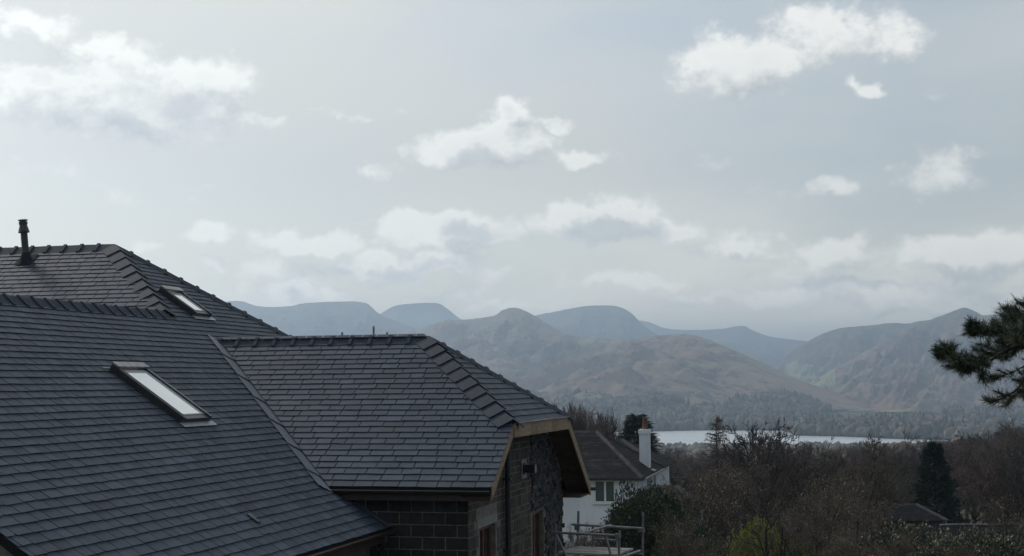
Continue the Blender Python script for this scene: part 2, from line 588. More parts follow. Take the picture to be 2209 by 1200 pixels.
def fell_mat(name, cols):
    m = bpy.data.materials.new(name)
    m.use_nodes = True
    nt = NT(m.node_tree)
    b = m.node_tree.nodes['Principled BSDF']
    tc = nt.n('ShaderNodeTexCoord').outputs['Object']
    brk, grs, crag, heath = cols
    f1 = nt.mapr(nt.noise(tc, 0.0042, 9, 0.7, 0.6), 0.44, 0.56)
    f2 = nt.mapr(nt.noise(nt.vmath('MULTIPLY', tc, (1, 1, 2.0)), 0.0075, 9, 0.72, 0.5), 0.49, 0.58)
    f3 = nt.mapr(nt.noise(tc, 0.012, 9, 0.76), 0.53, 0.61)
    c = nt.mix(f1, brk, grs)
    c = nt.mix(f2, c, heath)
    c = nt.mix(f3, c, crag)
    # grass towards the crest, bracken lower down
    att = nt.n('ShaderNodeAttribute', attribute_name='tone').outputs['Fac']
    g = nt.mapr(nt.math('ADD', att, nt.math('MULTIPLY', nt.math('SUBTRACT', nt.noise(tc, 0.01, 6, 0.7), 0.5), 0.5)), 0.62, 0.95)
    c = nt.mix(nt.math('MULTIPLY', g, 0.6), c, grs)
    nt.link(c, b.inputs['Base Color'])
    b.inputs['Roughness'].default_value = 0.95
    b.inputs['Specular IOR Level'].default_value = 0.1
    bp = nt.n('ShaderNodeBump')
    bp.inputs['Strength'].default_value = 0.9
    bp.inputs['Distance'].default_value = 45.0
    nt.link(nt.noise(nt.vmath('MULTIPLY', tc, (1.0, 1.0, 0.6)), 0.014, 10, 0.7), bp.inputs['Height'])
    nt.link(bp.outputs[0], b.inputs['Normal'])
    return m


FELL_BROWN = fell_mat('fell_bracken', ((0.31, 0.205, 0.16), (0.31, 0.265, 0.18), (0.085, 0.08, 0.088), (0.14, 0.105, 0.10)))
FELL_FAR = fell_mat('fell_far_grass', ((0.20, 0.155, 0.125), (0.20, 0.18, 0.12), (0.045, 0.045, 0.05), (0.075, 0.063, 0.062)))
FELL_SITES = []
FELL_GRIDS = {}


def interp(pts, t):
    """smooth interpolation of a list of equal length tuples, t in 0..1"""
    n = len(pts) - 1
    k = min(n - 1, int(t * n))
    f = t * n - k
    p0, p1, p2, p3 = pts[max(0, k - 1)], pts[k], pts[k + 1], pts[min(n, k + 2)]
    return [0.5 * ((2 * b) + (-a + c) * f + (2 * a - 5 * b + 4 * c - d) * f * f + (-a + 3 * b - 3 * c + d) * f ** 3)
            for a, b, c, d in zip(p0, p1, p2, p3)]


def fell(crest, depth, back, mat_, label, seed, nt_=200, amp=1.6, skew=0.0, sites=False, gully=170.0, power=1.15, zb=-66.0, lean=0.25):
    """a fell: the crest given as (photo x, photo y, distance); flanks fall away before and behind it"""
    C = []
    for i in range(nt_ + 1):
        x, y, d = interp(crest, i / nt_)
        C.append(at(x, y, d))
    L = [0.0]
    for a, b in zip(C, C[1:]):
        L.append(L[-1] + (a.xy - b.xy).length)
    ns, nb = 84, 16
    rows = []
    for j in range(-nb, ns + 1):
        s = j / ns if j >= 0 else j / nb
        row = []
        for i, p in enumerate(C):
            d = Vector((-p.x, -p.y)).normalized()
            d = Vector((d.x * math.cos(skew) - d.y * math.sin(skew), d.x * math.sin(skew) + d.y * math.cos(skew)))
            H = p.z - zb
            if j >= 0:
                dd = depth * (s ** 1.1)
                q = p.xy + d * dd
                pr = (1 - s) ** power
                pr = pr * (1 - 0.18 * math.sin(math.pi * s)) + 0.0
                w = min(1.0, s * 5.0) * (1 - s) ** 0.6
                gl = (L[i] + s * depth * lean) / gully + 0.35 * noise.noise((L[i] / 900, s * 3, seed))
                n1 = ridged(gl, s * 1.3, seed) - 0.45
                n2 = fbm(q.x / 140, q.y / 140, seed + 5.0)
                n3 = fbm(q.x / 42, q.y / 42, seed + 9.0, 4)
                hs = min(1.0, H / 260)
                z = zb + H * pr + amp * w * hs * (42 * n1 + 30 * n2 + 7.0 * n3)
                z += amp * 2.2 * fbm(q.x / 30, q.y / 30, seed, 3) * (0.35 if j == 0 else 1)
            else:
                dd = back * (-s)
                q = p.xy - d * dd
                z = zb + H * (1 - (-s) ** 1.3)
                if j > -nb:
                    z -= 0.4
            row.append((q.x, q.y, max(z, zb)))
        rows.append(row)
    rows = np.array(rows)
    nj, ni, _ = rows.shape
    idx = np.arange(nj * ni).reshape(nj, ni)
    f = np.stack([idx[:-1, :-1], idx[1:, :-1], idx[1:, 1:], idx[:-1, 1:]], -1).reshape(-1, 4)
    zz = rows[..., 2]
    tone = (zz - zb) / (zz.max() - zb)
    o = np_obj('fell', rows.reshape(-1, 3), f, tone.ravel(), mat_, smooth=True, kind='structure', label=label)
    if sites:
        FELL_SITES.append(rows[nb + 2:])
    FELL_GRIDS[label] = rows
    return o


# the long ridge with the knob summit, its north shoulder running down to the lake
fell([(790, 742, 5600), (880, 716, 5300), (960, 694, 5050), (1020, 688, 4900), (1062, 682, 4800), (1085, 669, 4750), (1110, 664, 4700),
      (1140, 674, 4650), (1170, 693, 4600), (1225, 722, 4500), (1290, 729, 4350), (1345, 734, 4200), (1400, 727, 4050), (1450, 722, 3950), (1492, 722, 3850), (1530, 735, 3750), (1575, 757, 3600), (1625, 792, 3450), (1680, 824, 3300), (1740, 860, 3150), (1800, 885, 3050)],
     1500, 900, FELL_BROWN, 'brown bracken ridge with a knob summit running down to the lake', 1.7, nt_=300, sites=True, skew=-0.35, gully=330, lean=0.7, amp=2.1)
fell([(-900, 880, 8200), (-500, 760, 8000), (-100, 690, 7800), (200, 668, 7500), (380, 655, 7200), (480, 651, 7000), (520, 650, 6900), (560, 661, 6800), (620, 661, 6700), (660, 654, 6600), (720, 651, 6600), (770, 651, 6600),
      (795, 657, 6600), (818, 677, 6550), (850, 691, 6500), (900, 709, 6450), (960, 722, 6400), (1040, 750, 6300)],
     2200, 1200, FELL_FAR, 'broad flat topped fell beyond the new slate roof', 3.1, gully=260)
fell([(740, 720, 9000), (815, 680, 8800), (850, 661, 8700), (890, 655, 8700), (940, 654, 8700), (962, 664, 8650), (995, 690, 8600), (1040, 718, 8500), (1100, 750, 8500)],
     1800, 1200, FELL_FAR, 'pale domed fell behind the knob summit ridge', 4.4, gully=300, nt_=120)
fell([(1080, 700, 7600), (1155, 681, 7500), (1200, 672, 7400), (1260, 661, 7300), (1300, 659, 7300), (1335, 662, 7250), (1362, 676, 7200),
      (1385, 699, 7150), (1425, 726, 7100), (1500, 765, 7000)],
     2200, 1200, FELL_FAR, 'smooth whale backed fell with a steep right shoulder', 5.9, gully=260, nt_=160)
fell([(1330, 690, 10000), (1380, 692, 9900), (1405, 697, 9800), (1430, 707, 9700), (1460, 711, 9700), (1510, 712, 9600), (1560, 709, 9600), (1602, 703, 9500),
      (1622, 712, 9500), (1665, 727, 9400), (1750, 737, 9300), (1850, 745, 9200)],
     2200, 1200, FELL_FAR, 'faint long blue ridge closing the valley head', 7.3, gully=320, nt_=160)
fell([(1480, 742, 8000), (1560, 738, 7900), (1600, 745, 7800), (1650, 765, 7600), (1720, 790, 7400), (1780, 815, 7300)],
     1500, 800, FELL_FAR, 'low blue spur below the valley head ridge', 8.8, gully=220, nt_=100)
fell([(1560, 850, 6300), (1660, 800, 6300), (1700, 765, 6300), (1742, 738, 6250), (1780, 718, 6200), (1822, 707, 6200), (1880, 702, 6150), (1920, 697, 6100),
      (1960, 698, 6100), (1990, 692, 6100), (2060, 690, 6100), (2160, 700, 6100)],
     2000, 1100, FELL_FAR, 'grassy fell sloping down to green valley fields', 2.2, gully=240, nt_=160)
fell([(1960, 705, 5900), (2000, 692, 5850), (2040, 678, 5800), (2062, 669, 5800), (2082, 664, 5800), (2105, 673, 5800), (2140, 688, 5800), (2200, 690, 5700), (2300, 700, 5700)],
     1200, 900, FELL_FAR, 'pointed summit peeping over the right hand fell', 6.6, gully=200, nt_=120)
fell([(1640, 872, 4600), (1740, 828, 4700), (1800, 795, 4750), (1860, 762, 4800), (1920, 730, 4850), (1965, 708, 4900), (2010, 692, 4950), (2060, 684, 5000), (2110, 682, 5000),
      (2200, 672, 5000), (2320, 660, 5000), (2450, 690, 5000)],
     1900, 1000, FELL_BROWN, 'big brown and blue fell rising behind the pine branch', 9.7, nt_=260, gully=190, sites=True)


# ------------------------------------------------------------------ the new slate-roofed house
U0, V0 = 26.0, -11.0                          # house frame: local x = v (across), local y = u (away), z up
Ur, Zr, TH, RN = 29.404, 0.9916, 0.58272, 4.3078
Vg, Vh, Zh = -6.5836, -9.0520, -0.7453
TH1, TH2 = 0.595774, 0.598612
Zm, Um, Va = 3.3781, 31.0516, -17.4182
Zw, Ug, Zpe, RF = 1.5903, 15.1384, -2.6063, 5.1985
T, T1, T2 = math.tan(TH), math.tan(TH1), math.tan(TH2)
Ze = Zr - RN * T
Zf = Zr - RF * T
UW, VW, UWF = 25.45, -7.10, 33.6              # faces of the cross wing's walls


def hl(u, v, z):
    return Vector((v - V0, u - U0, z + CZ))


def vz1(z):
    return Va + (Zm - z) / T1


VR = vz1(Zw)                                  # wing ridge
UWR = Um - (Zm - Zw) / T2                     # where the wing ridge runs into the main roof
VE1 = vz1(Zpe)
s_, c_ = math.sin(AZH), math.cos(AZH)
house = empty('slate_roofed_house', (U0 * s_ + V0 * c_, U0 * c_ - V0 * s_, 0), -AZH,
              label='large new house with dark slate hipped roofs and unfinished block gable', cat='house')
HMAT = Matrix.Translation(house.location) @ Matrix.Rotation(-AZH, 4, 'Z')
roof = MB()


def deck(poly, th=0.12):
    """a roof plane with thickness, just under the slates"""
    a, b, c = poly[0], poly[1], poly[2]
    n = (b - a).cross(c - a).normalized()
    if n.z < 0:
        n = -n
        poly = poly[::-1]
    top = [p - n * 0.006 for p in poly]
    bot = [p - n * 0.006 - Vector((0, 0, th)) for p in poly]
    roof.prism(bot, top)


apex = hl(Um, Va, Zm)
A = hl(Ur, Vh, Zr)
Bv = hl(Ur, vz1(Zr), Zr)
RH = (Zr - Zh) / T
Cc, Dd = hl(Ur - RH, Vg, Zh), hl(Ur + RH, Vg, Zh)
Ee, Ff = hl(Ur - RN, Vg, Ze), hl(Ur + RF, Vg, Zf)
VB = hl(Ur - RN, vz1(Ze), Ze)
WRE = hl(UWR, VR, Zw)
VL = -29.0                                    # left end of the main roof
UE2 = Um - (Zm - Zpe) / T2
UE2b = Um + (Zm - Zpe) / T2
vwl = 2 * VR - VE1                            # left eave of the wing
# right slope of wing and main hip end (one plane)
deck([hl(Ug, VR, Zw), WRE, hl(UWR, VE1, Zpe), hl(Ug, VE1, Zpe)])
deck([WRE, apex, hl(UE2b, VE1, Zpe), hl(UWR, VE1, Zpe)])
deck([hl(Ug, VR, Zw), WRE, hl(UE2, vwl, Zpe), hl(Ug, vwl, Zpe)])
deck([hl(Um, VL, Zm), apex, WRE, hl(UE2, vwl, Zpe), hl(UE2, VL, Zpe)])
deck([hl(Um, VL, Zm), apex, hl(UE2b, VE1, Zpe), hl(UE2b, VL, Zpe)])
deck([Bv, A, Cc, Ee, VB])
deck([A, Dd, Cc])
deck([Bv, A, Dd, Ff, hl(Ur + RF, vz1(Zf), Zf)])
roof_o = roof.build('roof', M_UNDER, house)

# ---- slates
RNG = random.Random(11)
SLATES = []


def clip_poly(poly, a, b, c):
    """keep a*x + b*y <= c"""
    out = []
    n = len(poly)
    for i in range(n):
        p, q = poly[i], poly[(i + 1) % n]
        dp, dq = a * p[0] + b * p[1] - c, a * q[0] + b * q[1] - c
        if dp <= 0:
            out.append(p)
        if dp * dq < 0:
            t = dp / (dp - dq)
            out.append((p[0] + (q[0] - p[0]) * t, p[1] + (q[1] - p[1]) * t))
    return out


def project_area(ws):
    pts = []
    for w in ws:
        d = HMAT @ w - Vector((0, 0, CZ))
        yc = d.y * math.cos(PIT) + d.z * math.sin(PIT)
        zc = -d.y * math.sin(PIT) + d.z * math.cos(PIT)
        if yc < 1:
            return 0
        pts.append((1104 + FPX * d.x / yc, 600 - FPX * zc / yc))
    cx, cy = sum(p[0] for p in pts) / len(pts), sum(p[1] for p in pts) / len(pts)
    if not (0 < cx < 2209 and 0 < cy < 1200):
        return 0
    return abs(sum(p[0] * q[1] - q[0] * p[1] for p, q in zip(pts, pts[1:] + pts[:1]))) / 2


def slate_plane(O, r, s, length, a0, a1, limits, wmin=0.22, wmax=0.44, gauge=0.19, flip=False):
    """courses of slates: O eave origin, r along the course, s up the slope; limits(b) -> half planes for that course"""
    n = r.cross(s).normalized()
    if n.z < 0:
        n = -n
    rows = int(length / gauge)
    for k in range(rows + 1):
        b0 = k * gauge
        lim = limits(b0 + gauge * 0.5)
        if lim is None:
            continue
        x = a0 - RNG.uniform(0, 0.3)
        course_jit = RNG.uniform(-0.004, 0.004)
        while x < a1:
            w = RNG.uniform(wmin, wmax)
            g = RNG.uniform(0.006, 0.011)
            jb = course_jit + RNG.gauss(0, 0.0032)
            sk = RNG.gauss(0, 0.0028)
            bt = b0 + gauge * 1.22
            poly = [(x + g, b0 + jb - sk), (x + w - g, b0 + jb + sk), (x + w - g, bt), (x + g, bt)]
            if RNG.random() < 0.10:            # a chipped corner
                e = RNG.uniform(0.015, 0.05)
                poly = [(x + g, b0 + jb + e * 0.7), (x + g + e, b0 + jb)] + poly[1:] if RNG.random() < 0.5 else \
                    [poly[0], (x + w - g - e, b0 + jb), (x + w - g, b0 + jb + e * 0.6)] + poly[2:]
            x += w
            for (a, b, c) in lim:
                poly = clip_poly(poly, a, b, c)
                if len(poly) < 3:
                    break
            if len(poly) < 3:
                continue
            ar = abs(sum(p[0] * q[1] - q[0] * p[1] for p, q in zip(poly, poly[1:] + poly[:1]))) / 2
            if ar < 0.004:
                continue
            lift = RNG.uniform(0.0, 0.006)
            tail = 0.020 + lift * 0.8
            top, bot = [], []
            for (pa, pb) in poly:
                h = tail - (tail - 0.003) * max(0, (pb - b0)) / (gauge * 1.22)
                P_ = O + r * pa + s * pb
                top.append(P_ + n * h)
                bot.append(P_ + n * max(-0.002, h - 0.007))
            tone = min(1.0, max(0.0, RNG.gauss(0.5, 0.2)))
            SLATES.append((project_area(top), bot, top, tone))


S1 = math.sin(TH1)
r1, s1 = Vector((0, 1, 0)), Vector((-math.cos(TH1), 0, math.sin(TH1)))
O1 = hl(0, VE1, Zpe)
len1 = (Zm - Zpe) / S1


def lim1(b):
    z = Zpe + b * S1
    v = vz1(z)
    # a is u here
    if z > Zw + 0.02:                       # hip end above the wing ridge
        k = 1 / T2 * S1                     # du per slope metre along the hips
        L = [(-1, k, -(Um - (Zm - Zpe) / T2)), (1, k, Um + (Zm - Zpe) / T2)]
        return L
    L = [(-1, 0, -Ug)]
    if z > Zr:
        L.append((1, (1 / T2) * S1, Um + (Zm - Zpe) / T2))
    elif z > Ze:
        kv = S1 / T
        # near valley: u = Ur - (Zr - z)/T, kept a hand's width clear for the lead
        L.append((1, -kv, Ur - (Zr - Zpe) / T - 0.23))
    else:
        L.append((1, 0, UW - 0.02))
    return L


slate_plane(O1, r1, s1, len1, Ug, Um + 8.5, lim1)
# far side of the hip end behind the cross wing ridge is covered above; front slope of the main roof
S2 = math.sin(TH2)
r2, s2 = Vector((1, 0, 0)), Vector((0, math.cos(TH2), S2))
O2 = Vector((0, UE2 - U0, Zpe + CZ))


def lim2(b):
    z = Zpe + b * S2
    if z < -0.4:
        return None
    L = [(-1, 0, -(VL - V0))]
    if z > Zw:
        L.append((1, S2 / T1, (Va - V0) + (Zm - Zpe) / T1))
    else:
        L.append((1, -S2 / T1, (VR - V0) - (Zw - Zpe) / T1))
    return L


slate_plane(O2, r2, s2, (Zm - Zpe) / S2, VL - V0, VR - V0 + 1, lim2)
# front slope of the cross wing
S3 = math.sin(TH)
s3 = Vector((0, math.cos(TH), S3))
O3 = Vector((0, Ur - RN - U0, Ze + CZ))


def lim3(b):
    L = [(1, 0, Vg - V0 + 0.03)]
    vb, va = vz1(Ze) - V0, vz1(Zr) - V0
    # valley: v >= vb - b*S3/T1 ; hip: v <= Vg - (b - bh)*...
    L.append((-1, -S3 / T1, -vb - 0.05))
    bh = (Zh - Ze) / S3
    kh = (Vg - Vh) / ((Zr - Zh) / S3)
    L.append((1, kh, Vg - V0 + kh * bh + 0.0))
    return L


slate_plane(O3, r2, s3, (Zr - Ze) / S3, vz1(Zr) - V0 - 0.5, Vg - V0 + 0.1, lim3, 0.27, 0.50)
# half hip over the gable
hr = Zr - Zh
run = Vg - Vh
l4 = math.hypot(hr, run)
s4 = Vector((-run, 0, hr)) / l4
O4 = hl(0, Vg, Zh)


def lim4(b):
    k = RH / l4
    return [(1, k, Ur + RH), (-1, k, -(Ur - RH))]


slate_plane(O4, r1, s4, l4, Ur - RH, Ur + RH, lim4, 0.2, 0.36)
# back slopes, plainly slated
s5 = Vector((0, -math.cos(TH), S3))
O5 = Vector((0, Ur + RF - U0, Zf + CZ))
bh5 = (Zh - Zf) / S3
slate_plane(O5, r2, s5, (Zr - Zf) / S3, vz1(Zr) - V0, Vg - V0,
            lambda b: [(1, 0, Vg - V0), (1, (Vg - Vh) / ((Zr - Zh) / S3), Vg - V0 + (Vg - Vh) / ((Zr - Zh) / S3) * bh5), (-1, -S3 / T1, -(vz1(Zf) - V0))], 0.3, 0.5)

SLATES.sort(key=lambda q: -q[0])
for ar, bot, top, tone in SLATES[:300]:
    m_ = MB()
    m_.prism(bot, top, tone)
    m_.build('slate', M_SLATE, roof_o)
rest = MB()
for ar, bot, top, tone in SLATES[300:]:
    n_ = len(bot)
    fs = [tuple(range(n_, 2 * n_))] + [(i, (i + 1) % n_, n_ + (i + 1) % n_, n_ + i) for i in range(n_)]
    rest.add(list(bot) + list(top), fs, tone)
rest.build('slates', M_SLATE, roof_o, kind='stuff')

# ---- ridge and hip tiles


def tile_line(p0, p1, dl, dr, tile=0.43, w=0.2, lapped=False, lift=0.03):
    """angular tiles from p0 to p1 (the high end last for hips); dl, dr point down the two slopes"""
    d = (p1 - p0)
    L = d.length
    d.normalize()
    up = -(dl + dr)
    up = (up - d * up.dot(d)).normalized()
    n = max(1, round(L / tile))
    step = L / n
    meshes = []
    for var in range(3):
        rv = random.Random(var)
        m_ = MB()

        def sect(x, raise_, th, ww):
            a = d * x
            o = [a + dl * ww + up * (raise_ - 0.012), a + up * (raise_ + 0.035), a + dr * ww + up * (raise_ - 0.012)]
            i_ = [p - up * th for p in o]
            return o + i_
        x1 = step * (1.03 if lapped else 0.995)
        r0 = 0.032 if lapped else 0.0
        tilt = rv.uniform(-0.004, 0.004)
        secs = [sect(0, lift + r0 + tilt, 0.02, w), sect(x1, lift - tilt, 0.02, w)]
        fs = [(0, 1, 7, 6), (1, 2, 8, 7), (3, 9, 10, 4), (4, 10, 11, 5), (0, 6, 9, 3), (2, 5, 11, 8), (0, 3, 4, 1), (1, 4, 5, 2), (6, 7, 10, 9), (7, 8, 11, 10)]
        m_.add(secs[0] + secs[1], fs, 0.4 + 0.1 * var)
        # raised collar at the joint
        cw = 0.07
        c0 = sect(-0.01, lift + r0 + 0.032, 0.04, w + 0.012)
        c1 = sect(cw, lift + r0 + 0.030, 0.04, w + 0.012)
        if not lapped:
            m_.add(c0 + c1, fs, 0.35 + 0.1 * var)
        meshes.append(m_.mesh('ridge_tile', M_RIDGE))
    for k in range(n):
        o = bpy.data.objects.new('ridge_tile', meshes[RNG.randrange(3)])
        o.location = p0 + d * (step * k)
        link(o, roof_o)


def down(d, n):
    """unit vector lying in the plane with normal n, square to d, pointing down"""
    w = d.cross(n).normalized()
    return w if w.z < 0 else -w


N1 = Vector((math.sin(TH1), 0, math.cos(TH1)))
N1l = Vector((-math.sin(TH1), 0, math.cos(TH1)))
N2 = Vector((0, -math.sin(TH2), math.cos(TH2)))
N2b = Vector((0, math.sin(TH2), math.cos(TH2)))
N3 = Vector((0, -math.sin(TH), math.cos(TH)))
N3b = Vector((0, math.sin(TH), math.cos(TH)))
N4 = Vector((hr, 0, run)).normalized()


def tl(p0, p1, na, nb_, **kw):
    d = (p1 - p0).normalized()
    tile_line(p0, p1, down(d, na), down(d, nb_), **kw)


tl(hl(Ug, VR, Zw), WRE + Vector((0, 0.15, 0)), N1, N1l, tile=0.44, w=0.25)
tl(hl(Um, -25.0, Zm), apex, N2, N2b, tile=0.44, w=0.25)
tl(WRE + Vector((0, 0.1, 0.02)), apex, N1, N2, tile=0.45, lapped=True, w=0.32)
hb = apex + (hl(UE2b, VE1, Zpe) - apex) * 0.86
tl(hb, apex, N1, N2b, tile=0.45, w=0.25)
tl(Bv, A, N3, N3b, tile=0.44, w=0.25)
tl(Cc, A, N3, N4, tile=0.42, lapped=True, w=0.32)
tl(Dd, A, N3b, N4, tile=0.42, w=0.27)

# ---- lead valley: overlapping sheets laid on the right slope beside the cross wing
vd = (VB - Bv)
vl = vd.length
vd.normalize()
side = N1.cross(vd).normalized()
if side.y > 0:
    side = -side
k_ = 0
pos_ = -0.12
while pos_ < vl + 0.1:
    ln = 1.05
    a_ = Bv + vd * pos_
    e_ = Bv + vd * min(pos_ + ln + 0.08, vl + 0.22)
    m_ = MB()
    for j in range(3):
        f0, f1 = j / 3.0, (j + 1) / 3.0
        h0, h1 = (0.018, 0.030, 0.036, 0.050)[j], (0.018, 0.030, 0.036, 0.050)[j + 1]
        w0, w1 = -0.03 + 0.34 * f0, -0.03 + 0.34 * f1
        qs = [a_ + side * w0 + N1 * (h0 - 0.012), a_ + side * w1 + N1 * (h1 - 0.02), e_ + side * w1 + N1 * (h1 + 0.004), e_ + side * w0 + N1 * (h0 + 0.01)]
        m_.prism([q - N1 * 0.004 for q in qs], qs, RNG.uniform(0.3, 0.8))
    m_.build('lead_sheet', M_LEAD, roof_o)
    pos_ += ln
# lead apron where the cross wing wall meets the lower slope
m_ = MB()
q0, q1 = hl(UW - 0.17, vz1(Ze - 0.1), Ze - 0.1), hl(UW - 0.17, VE1, Zpe)
m_.prism([q0 + N1 * 0.03, q1 + N1 * 0.03, q1 + N1 * 0.03 + Vector((0, .16, 0)), q0 + N1 * 0.03 + Vector((0, .16, 0))],
         [q0 + N1 * 0.036, q1 + N1 * 0.036, q1 + N1 * 0.036 + Vector((0, .16, 0)), q0 + N1 * 0.036 + Vector((0, .16, 0))])
m_.build('lead_apron', M_LEAD, roof_o)

# ---- roof windows


def roof_window(u0, u1, v0, v1):
    """frame lying on the right slope: u along, v down"""
    z0, z1 = Zm - (v0 - Va) * T1, Zm - (v1 - Va) * T1
    o = hl(u0, v0, z0)
    ex = Vector((0, u1 - u0, 0))
    dn = hl(u0, v1, z1) - o
    L = dn.length
    dn.normalize()
    W = u1 - u0
    exn = Vector((0, 1, 0))

    def P(a, b, h):
        return o + exn * a + dn * b + N1 * h

    def bar(m, a0, a1, b0, b1, h0, h1, tone=0.5):
        m.prism([P(a0, b0, h0), P(a0, b1, h0), P(a1, b1, h0), P(a1, b0, h0)],
                [P(a0, b0, h1), P(a0, b1, h1), P(a1, b1, h1), P(a1, b0, h1)], tone)
    f = MB()
    bar(f, 0, 0.085, 0.0, L, 0.0, 0.140)
    bar(f, W - 0.085, W, 0.0, L, 0.0, 0.140)
    bar(f, 0.085, W - 0.085, L - 0.10, L, 0.0, 0.112)
    bar(f, 0.085, W - 0.085, 0.0, 0.13, 0.0, 0.10)
    fo = f.build('roof_window', M_BLKMETAL, house)
    h = MB()
    bar(h, -0.015, W + 0.015, -0.02, 0.13, 0.145, 0.178)
    h.build('hood', M_STEEL, fo)
    e = MB()
    for a in (0.064, W - 0.084):
        bar(e, a, a + 0.02, 0.15, L - 0.04, 0.1405, 0.150)
    bar(e, 0.09, W - 0.09, L - 0.135, L - 0.105, 0.113, 0.119)
    e.build('glazing_bead', M_STEEL, fo)
    g = MB()
    bar(g, 0.088, W - 0.088, 0.135, L - 0.105, 0.095, 0.109)
    g.build('pane', M_PANE, fo)
    fl = MB()
    bar(fl, -0.06, W + 0.10, L + 0.002, L + 0.13, 0.030, 0.036)
    f2 = MB()
    bar(f2, -0.16, W + 0.02, -0.07, -0.022, 0.030, 0.036)
    f2.build('flashing', M_LEAD, fo)
    fl.build('flashing', mat('bright_lead', (0.26, 0.28, 0.30), (0.20, 0.215, 0.23), 8, 0.4, 0.5), fo)


roof_window(22.80, 23.90, -12.88, -11.50)
roof_window(29.85, 30.74, -15.64, -14.78)

# small lead lined slot in the slates
hk = hl(21.02, -9.47, Zm - (-9.47 - Va) * T1)
m_ = MB()
m_.obox(hk + N1 * 0.02, Vector((0, 0.10, 0)), -s1 * 0.22, N1 * 0.022)
m_.build('roof_hook', M_BLKMETAL, roof_o)

# ---- flue on the main roof
fb = hl(30.56, -19.47, Zm - (Um - 30.56) * T2)
lean = Vector((-0.11, 0, 1)).normalized()
m_ = MB()
m_.tube([fb + lean * -0.1, fb + lean * 0.98], 0.082, 16)
flue = m_.build('flue_pipe', M_BLKMETAL, house, smooth=False)
m_ = MB()
m_.tube([fb + lean * 0.70, fb + lean * 0.78, fb + lean * 0.88, fb + lean * 0.90], [0.135, 0.115, 0.088, 0.088], 16)
m_.tube([fb + lean * 0.895, fb + lean * 0.955], [0.102, 0.102], 16)
m_.build('cowl', M_BLKMETAL, flue)
m_ = MB()
m_.tube([fb + lean * 0.99, fb + lean * 1.005], 0.115, 18)
m_.build('rain_cap', M_STEEL, flue)
m_ = MB()
m_.tube([fb + lean * -0.12 , fb + lean * 0.06, fb + lean * 0.13, fb + lean * 0.20], [0.22, 0.14, 0.115, 0.09], 16)
sl = fb - s2 * 0.22
m_.prism([sl + Vector((-.22, 0, 0)) + N2 * .03, sl + Vector((.22, 0, 0)) + N2 * .03, sl + Vector((.2, 0, 0)) + s2 * .5 + N2 * .03, sl + Vector((-.2, 0, 0)) + s2 * .5 + N2 * .03],
         [sl + Vector((-.22, 0, 0)) + N2 * .037, sl + Vector((.22, 0, 0)) + N2 * .037, sl + Vector((.2, 0, 0)) + s2 * .5 + N2 * .037, sl + Vector((-.2, 0, 0)) + s2 * .5 + N2 * .037])
m_.build('flue_collar', mat('rubber_collar', (0.02, 0.021, 0.024), None, 6, 0.9, 0.1), flue)

# ---- bargeboards, fascia and soffits


def board(name, p, q, drop, thick, mat_, off=Vector((0, 0, 0)), sub=roof_o, top=0.0):
    m = MB()
    n = Vector((thick, 0, 0))
    p, q = p + off, q + off
    z = Vector((0, 0, 1))
    m.prism([p - z * (drop), p - z * drop + n, q - z * drop + n, q - z * drop], [p - z * top, p - z * top + n, q - z * top + n, q - z * top])
    return m.build(name, mat_, sub)


ox = Vector((-0.01, 0, -0.0))
board('bargeboard', Cc, Ee + Vector((0, 0.04, 0.027)), 0.24, 0.03, M_TIMBER, ox, top=0.004)
board('bargeboard', Dd, Ff, 0.26, 0.03, M_TIMBER, ox, top=0.004)
# slightly bowed board under the half hip
m_ = MB()
N_ = 8
ring = []
for i in range(N_):
    f0, f1 = i / N_, (i + 1) / N_
    bow = lambda f: Vector((0, 0, 0.03 * math.sin(math.pi * f)))
    a_, b_2 = Cc.lerp(Dd, f0) + bow(f0), Cc.lerp(Dd, f1) + bow(f1)
    off = Vector((0.022, 0, -0.01))
    z = Vector((0, 0, 1))
    m_.prism([a_ + off - z * 0.25 - bow(f0), a_ + off - z * 0.25 - bow(f0) + Vector((.03, 0, 0)), b_2 + off - z * 0.25 - bow(f1) + Vector((.03, 0, 0)), b_2 + off - z * 0.25 - bow(f1)],
             [a_ + off, a_ + off + Vector((.03, 0, 0)), b_2 + off + Vector((.03, 0, 0)), b_2 + off], 0.5 + 0.3 * math.sin(i * 2.1))
m_.build('fascia_board', M_TIMBER, roof_o)
m_ = MB()
a_, b_2 = Cc + Vector((0.03, 0, 0.002)), Dd + Vector((0.03, 0, 0.002))
m_.prism([a_, a_ + Vector((.05, 0, 0)), b_2 + Vector((.05, 0, 0)), b_2], [a_ + Vector((0, 0, .012)), a_ + Vector((.05, 0, .012)), b_2 + Vector((.05, 0, .012)), b_2 + Vector((0, 0, .012))])
m_.build('drip_edge', M_LEAD, roof_o)
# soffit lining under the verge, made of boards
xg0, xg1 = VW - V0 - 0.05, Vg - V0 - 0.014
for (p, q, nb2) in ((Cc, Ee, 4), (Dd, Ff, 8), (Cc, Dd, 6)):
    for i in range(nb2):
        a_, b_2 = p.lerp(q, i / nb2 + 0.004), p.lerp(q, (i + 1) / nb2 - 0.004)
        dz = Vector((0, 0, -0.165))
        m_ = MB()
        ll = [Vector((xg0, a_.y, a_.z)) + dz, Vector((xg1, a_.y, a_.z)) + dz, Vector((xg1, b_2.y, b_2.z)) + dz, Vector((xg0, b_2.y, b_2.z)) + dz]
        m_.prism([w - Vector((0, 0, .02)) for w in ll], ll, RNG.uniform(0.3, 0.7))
        m_.build('soffit_board', M_SOFFIT, roof_o)
